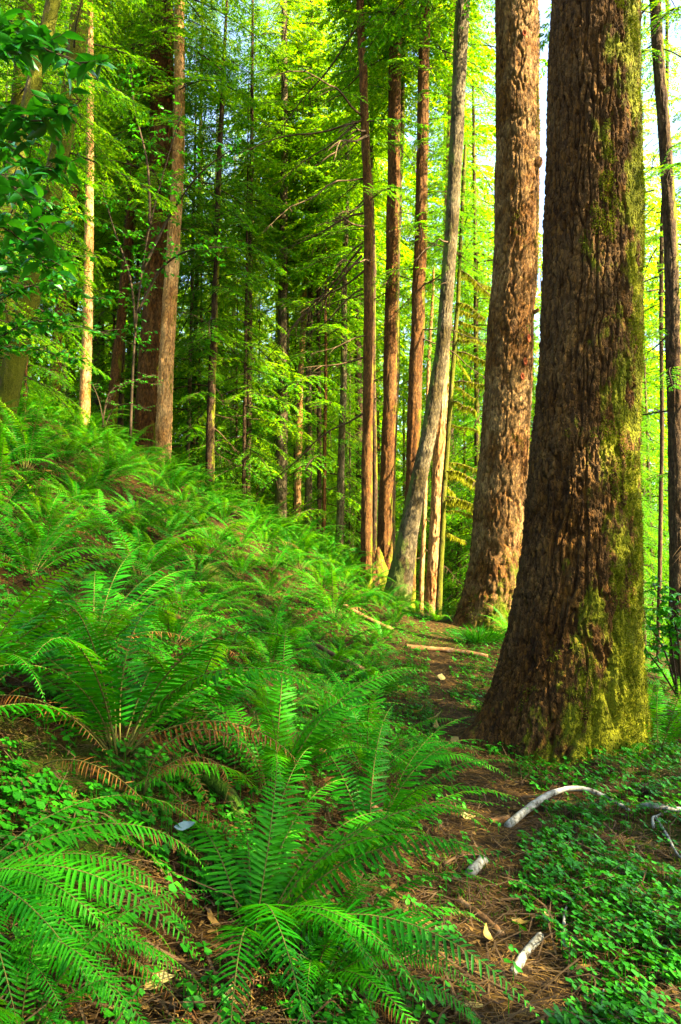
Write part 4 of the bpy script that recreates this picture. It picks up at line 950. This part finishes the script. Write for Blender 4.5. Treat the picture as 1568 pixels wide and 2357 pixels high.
# ------------------------------------------------------------------ stump, holes, knob
base, ctr = rows_to_ctr([(868, 1258, 40), (868, 1290, 46), (870, 1325, 62)], 16.3, .1)
k = np.argsort(ctr[:, 2]); ctr = ctr[k]
ctr[:, 3] *= .85
t = thing('stump', base, 'mossy sunlit stump between two red-brown trunks', 'stump')
zt = float(P(868, 1258, 16.3)[2] - base[2])
me = trunk_mesh('trunk', ctr[ctr[:, 2] <= zt + .01], M_stump, 60, .035, zt, .03, .06, .4, ((.3, .3, .2, .3), (-2, .3, .2, .3), (-1, .25, .15, .3)), 88)
for v in me.vertices:
    k = max(0, v.co.z - zt + .5) / .5
    v.co.z += k * (.28 * float(vnoise(v.co.x * 9, v.co.y * 9, seed=3)) - .1); v.co.x *= 1 - .25 * k; v.co.y *= 1 - .25 * k
obj('trunk', me, t)
v, f = tube(np.array([(0, 0, zt - .6), (0, 0, zt - .3), (.02, 0, zt - .2)]), np.array((.17, .15, .09)), 16)
obj('broken_top', mesh('broken_top', v, f, M_log, smooth=True), t)
ground_tube([(800, 1268), (820, 1266), (845, 1262)], .045, 'fallen_log', 'sunlit mossy log lying left of the mossy stump', 'log', M_stump, lift=(.45, .45, .45))
for px, py, s in ((1206, 792, 1.0), (1197, 846, 1.0), (1190, 880, .9), (1195, 112, .9)):
    Yh = 13.2; p = P(px, py, Yh); zc = p[2] - b2[2]
    cxx, rr = [float(np.interp(zc, c2[:, 2], c2[:, k])) for k in (0, 3)]
    lx = p[0] - b2[0] - cxx; ly = -math.sqrt(max(rr * rr - lx * lx, .01))
    nrm = Vector((lx, ly, 0)).normalized()
    th = np.linspace(0, 2 * PI, 17)[:-1]
    rings = [(1.0, .0), (.8, .012), (.45, -.01), (.1, -.02)]
    V = np.concatenate([np.stack([np.cos(th) * .045 * q, np.sin(th) * .075 * q, 0 * th + h], -1) for q, h in rings])
    F = np.concatenate([np.stack([np.arange(16) + a * 16, (np.arange(16) + 1) % 16 + a * 16, (np.arange(16) + 1) % 16 + a * 16 + 16, np.arange(16) + a * 16 + 16], -1) for a in range(3)])
    zq = nrm; xq = Vector((0, 0, 1)).cross(zq); Rm = np.array((xq, Vector((0, 0, 1)), zq)).T
    V = (V * s) @ Rm.T + np.array((cxx, 0, zc)) + np.array(nrm) * (rr + .012)
    h = obj('woodpecker_hole', mesh('hole', V, F, noise_mat('hole_wood', [(.3, (.10, .018, .005)), (.7, (.26, .06, .015))], scale=20)), T2)
# bracket of moss (branch stub) on the second fir
p = P(1240, 372, 13.0) - b2
V, F = tube(spline([p + (-.12, .1, -.12), p + (-.03, .0, -.03), p + (.02, -.02, .07)], 8), np.array((.07, .09, .10, .10, .09, .08, .06, .03)), 12)
V += .02 * np.stack([vnoise(V[:, 0] * 20, V[:, 1] * 20, V[:, 2] * 20, seed=k) for k in range(3)], -1)
obj('branch_stub', mesh('branch_stub', V, F, M_stump, smooth=True), T2)
p = P(1232, 718, 13.0) - b2
V, F = tube(spline([p + (-.15, .05, -.03), p + (0, 0, 0), p + (.06, -.02, .05)], 6), np.linspace(.05, .03, 6), 10)
obj('branch_stub', mesh('branch_stub', V, F, M_stump, smooth=True), T2)

# ------------------------------------------------------------------ broad-leaved shrubs
def broad_leaf(L, W, K=6):
    s = np.linspace(0, 1, K); w = W * .5 * np.sin(PI * np.clip(s * .93 + .05, 0, 1) ** .85); w[-1] = .001; w[0] = .002
    c = np.stack([s * L, 0 * s, -.25 * L * s ** 2], -1)
    V = np.stack([c + np.stack([0 * s, w, w * .35], -1), c, c + np.stack([0 * s, -w, w * .35], -1)], 1).reshape(-1, 3)
    q = []
    for a in range(K - 1):
        for b in (0, 1): q.append((a * 3 + b, a * 3 + b + 1, a * 3 + b + 4, a * 3 + b + 3))
    return V, np.array(q)

def leafy(name, label, cat, base, branches, leaf, mat, seed, whorl=5, step=.10, rad=.012, group=None, spread=1.0):
    """branches: lists of world points; leaves in loose whorls along the outer part of each"""
    r = np.random.RandomState(seed); base = np.asarray(base, float)
    t = thing(name, base, label, cat, group); W = Acc(); Lf = Acc()
    for br in branches:
        q = spline(np.asarray(br, float) - base, 14)
        W.add(*tube(q, np.linspace(rad, rad * .25, 14), 6))
        ln = np.sum(np.linalg.norm(np.diff(q, axis=0), axis=1)); m = max(3, int(ln / step))
        for k in range(m):
            f = .25 + .75 * (k + 1) / m
            p = np.array([np.interp(f, np.linspace(0, 1, 14), q[:, i]) for i in range(3)])
            # side twig carrying leaves
            a0 = r.uniform(0, 6.28); tl = r.uniform(.05, .22) * spread
            e = p + np.array((math.cos(a0), math.sin(a0), r.uniform(-.4, .5))) * tl
            W.add(*tube(np.stack([p, (p + e) / 2 + (0, 0, .01), e]), np.array((.004, .003, .002)), 4))
            for j in range(whorl):
                a = a0 + j * 2.4 + r.normal(0, .4); el = r.uniform(-.6, .35)
                s = r.uniform(.6, 1.15)
                Lf.add(leaf[0] @ (rotm(a, el, r.normal(0, .5)) * s).T + (p + (e - p) * r.uniform(.3, 1.0)), leaf[1], 0)
    obj('stem', W.mesh('stem', [M_wood], True), t); obj('foliage', Lf.mesh('foliage', [mat], True), t)
    return t
BL = broad_leaf(.16, .068); MB = broad_leaf(.12, .055); ML = broad_leaf(.085, .042); SL = broad_leaf(.045, .02, 4)
def bp(*pix): return [P(*p) for p in pix]
leafy('rhododendron', 'dark glossy broad-leaved shrub hanging into the top left corner', 'shrub', (-3.4, 4.2, float(H0(-3.4, 4.2))),
      [bp((-300, 500, 4.6), (-60, 160, 4.6), (70, 110, 4.6), (190, 150, 4.5)), bp((-300, 520, 4.6), (-40, 260, 4.7), (90, 280, 4.6), (190, 230, 4.6)), bp((-300, 560, 4.6), (-50, 400, 4.5), (60, 460, 4.4), (120, 560, 4.4)),
       bp((-300, 600, 4.8), (-60, 330, 5.0), (80, 380, 5.0), (150, 400, 5.0)), bp((-300, 640, 4.6), (-50, 520, 4.6), (60, 560, 4.6), (110, 620, 4.6)), bp((-300, 400, 5), (-80, 60, 5), (40, 70, 5), (110, 90, 5))], BL, M_broad, 5, whorl=3, step=.075)
leafy('rhododendron', 'shaded broad-leaved shrub in front of the mossy trunks, below the corner shrub', 'shrub', (-4.9, 6.6, float(H0(-4.9, 6.6))),
      [bp((-200, 1000, 6.6), (-80, 700, 6.6), (20, 560, 6.6), (120, 500, 6.5)), bp((-200, 1000, 6.6), (-90, 760, 6.6), (20, 680, 6.5), (130, 640, 6.4)), bp((-200, 1000, 6.6), (-60, 820, 6.6), (30, 760, 6.6), (110, 730, 6.6)), bp((-200, 1000, 6.6), (-80, 560, 6.8), (0, 440, 6.8), (90, 400, 6.8)), bp((-200, 1000, 6.6), (-60, 640, 6.4), (30, 620, 6.4), (80, 560, 6.4)), bp((-200, 1000, 6.6), (-80, 450, 7), (10, 330, 7), (80, 270, 7))], MB, M_broad, 15, whorl=5, step=.09, spread=1.4)
leafy('huckleberry_bush', 'small-leaved bush with twiggy branches at the left edge above the ferns', 'shrub', (-5.2, 7.6, float(H0(-5.2, 7.6))),
      [bp((-160, 1000, 7.6), (-20, 700, 7.6), (90, 660, 7.5), (230, 690, 7.4)), bp((-160, 1000, 7.6), (-30, 640, 7.6), (80, 610, 7.6), (180, 590, 7.6)), bp((-160, 1000, 7.6), (0, 780, 7.8), (110, 740, 7.8), (250, 770, 7.8)),
       bp((-160, 1000, 7.6), (-60, 560, 8), (60, 500, 8), (150, 480, 8)), bp((-160, 1000, 7.6), (-20, 820, 8), (60, 800, 8), (170, 830, 8))], ML, M_broad, 6, whorl=5, step=.07, spread=1.5)
leafy('huckleberry_bush', 'airy twiggy bush with small leaves in front of the twin redwood pair', 'shrub', G(240, 1010),
      [bp((235, 985, 13), (250, 920, 13), (300, 880, 13), (360, 885, 13)), bp((235, 985, 13), (255, 900, 13), (330, 870, 13), (350, 868, 13)), bp((240, 985, 13), (230, 930, 13), (215, 890, 13), (200, 880, 13)), bp((240, 985, 13), (262, 940, 13), (300, 930, 12.8), (340, 945, 12.8))], SL, M_shrub, 7, whorl=5, step=.08, spread=1.2)
leafy('tanoak_sapling', 'leafy sapling with spreading sprays beside the tilting orange-brown trunk', 'sapling', G(300, 1040),
      [bp((300, 1010, 14), (312, 760, 14), (345, 520, 14), (420, 250, 14)), bp((312, 760, 14), (300, 640, 14), (260, 520, 14), (235, 430, 14)), bp((330, 620, 14), (390, 500, 14), (460, 400, 13.5), (540, 340, 13.3)), bp((318, 720, 14), (370, 620, 14), (440, 575, 13.5), (530, 570, 13.2)), bp((345, 520, 14), (340, 380, 14), (310, 250, 14), (300, 150, 14))], ML, M_shrub, 8, whorl=7, step=.09, rad=.03, spread=3.0)
leafy('broadleaf_shrub', 'backlit broad-leaved shrub between the huge fir and the right edge', 'shrub', G(1530, 1640) ,
      [bp((1560, 1600, 7.6), (1530, 1500, 7.6), (1490, 1430, 7.6), (1462, 1370, 7.6)), bp((1560, 1600, 7.6), (1545, 1480, 7.5), (1530, 1400, 7.5), (1500, 1340, 7.5)), bp((1570, 1600, 7.6), (1560, 1470, 7.4), (1550, 1430, 7.4), (1520, 1400, 7.4)), bp((1570, 1620, 7.6), (1520, 1540, 7.6), (1490, 1500, 7.6), (1470, 1460, 7.6)), bp((1590, 1600, 7.6), (1590, 1500, 7.4), (1570, 1440, 7.4), (1545, 1360, 7.4))], ML, M_shrub, 9, whorl=5, step=.06, spread=1.0)

# fresh fir twig lying over the white branch
A = Acc(); W = Acc(); r = np.random.RandomState(4); p0 = G(1300, 1880)
for k in range(9):
    a = G(1290 + 12 * k, 1870 + 3 * k) - p0 + (0, 0, .05); e = a + np.array((r.uniform(-.03, .13), r.uniform(-.16, .1), r.uniform(-.03, .03)))
    W.add(*tube(np.stack([a, (a + e) / 2 + (0, 0, .01), e]), .002, 4))
    m = 46; f = np.repeat(np.linspace(0, 1, m // 2), 2)[:, None]; q = a + (e - a) * f
    d = (e - a) / np.linalg.norm(e - a); sd = np.cross(d, (0, 0, 1)); sg = np.where(np.arange(m) % 2, 1, -1)[:, None]
    nd = d * .5 + sd * sg + r.normal(0, .15, (m, 3)); nd /= np.linalg.norm(nd, axis=1)[:, None]
    w = np.cross(nd, (0, 0, 1)) * .0014; L = .022
    A.add(np.stack([q - w, q + w, q + nd * L + w * .6, q + nd * L - w * .6], 1).reshape(-1, 3), np.arange(m * 4).reshape(-1, 4))
t = thing('fir_twig', p0, 'fresh green fir twig fallen over the curved white branch', 'twig')
obj('stem', W.mesh('stem', [M_wood]), t); obj('needles', A.mesh('needles', [M_sorrel]), t)

# ------------------------------------------------------------------ light, world, camera
SUN = Vector((.69, -.33, .65)).normalized()
sun = bpy.data.lights.new('sun', 'SUN'); sun.energy = 5.0; sun.angle = math.radians(.5); sun.color = (1.0, .84, .54)
so = bpy.data.objects.new('sun', sun); C.objects.link(so); so.rotation_euler = SUN.to_track_quat('Z', 'Y').to_euler(); so.location = SUN * 50
w = bpy.data.worlds.new('World'); scene.world = w; w.use_nodes = True
nt = w.node_tree; bg = nt.nodes['Background']
sky = nt.nodes.new('ShaderNodeTexSky'); sky.sky_type = 'NISHITA'; sky.sun_disc = False
sky.sun_elevation = math.asin(SUN.z); sky.sun_rotation = math.atan2(SUN.x, SUN.y)
sky.air_density = 1.0; sky.dust_density = 3.0; sky.ozone_density = .5
nt.links.new(sky.outputs[0], bg.inputs[0]); bg.inputs[1].default_value = .08

cam = bpy.data.cameras.new('camera'); co = bpy.data.objects.new('camera', cam); C.objects.link(co)
cam.sensor_fit = 'VERTICAL'; cam.angle = 2 * math.atan(CY / FOC); cam.clip_start = .05; cam.clip_end = 1000
co.location = (0, 0, CAMZ); co.rotation_euler = (PI / 2 + PITCH, 0, 0)
scene.camera = co
vs = scene.view_settings; vs.view_transform = 'Standard'; vs.look = 'None'; vs.exposure = 3.55; vs.gamma = 1.0; vs.use_curve_mapping = False
cy = scene.cycles
cy.max_bounces = 9; cy.diffuse_bounces = 6; cy.glossy_bounces = 2; cy.transmission_bounces = 5; cy.transparent_max_bounces = 4
cy.caustics_reflective = False; cy.caustics_refractive = False; cy.sample_clamp_indirect = 6
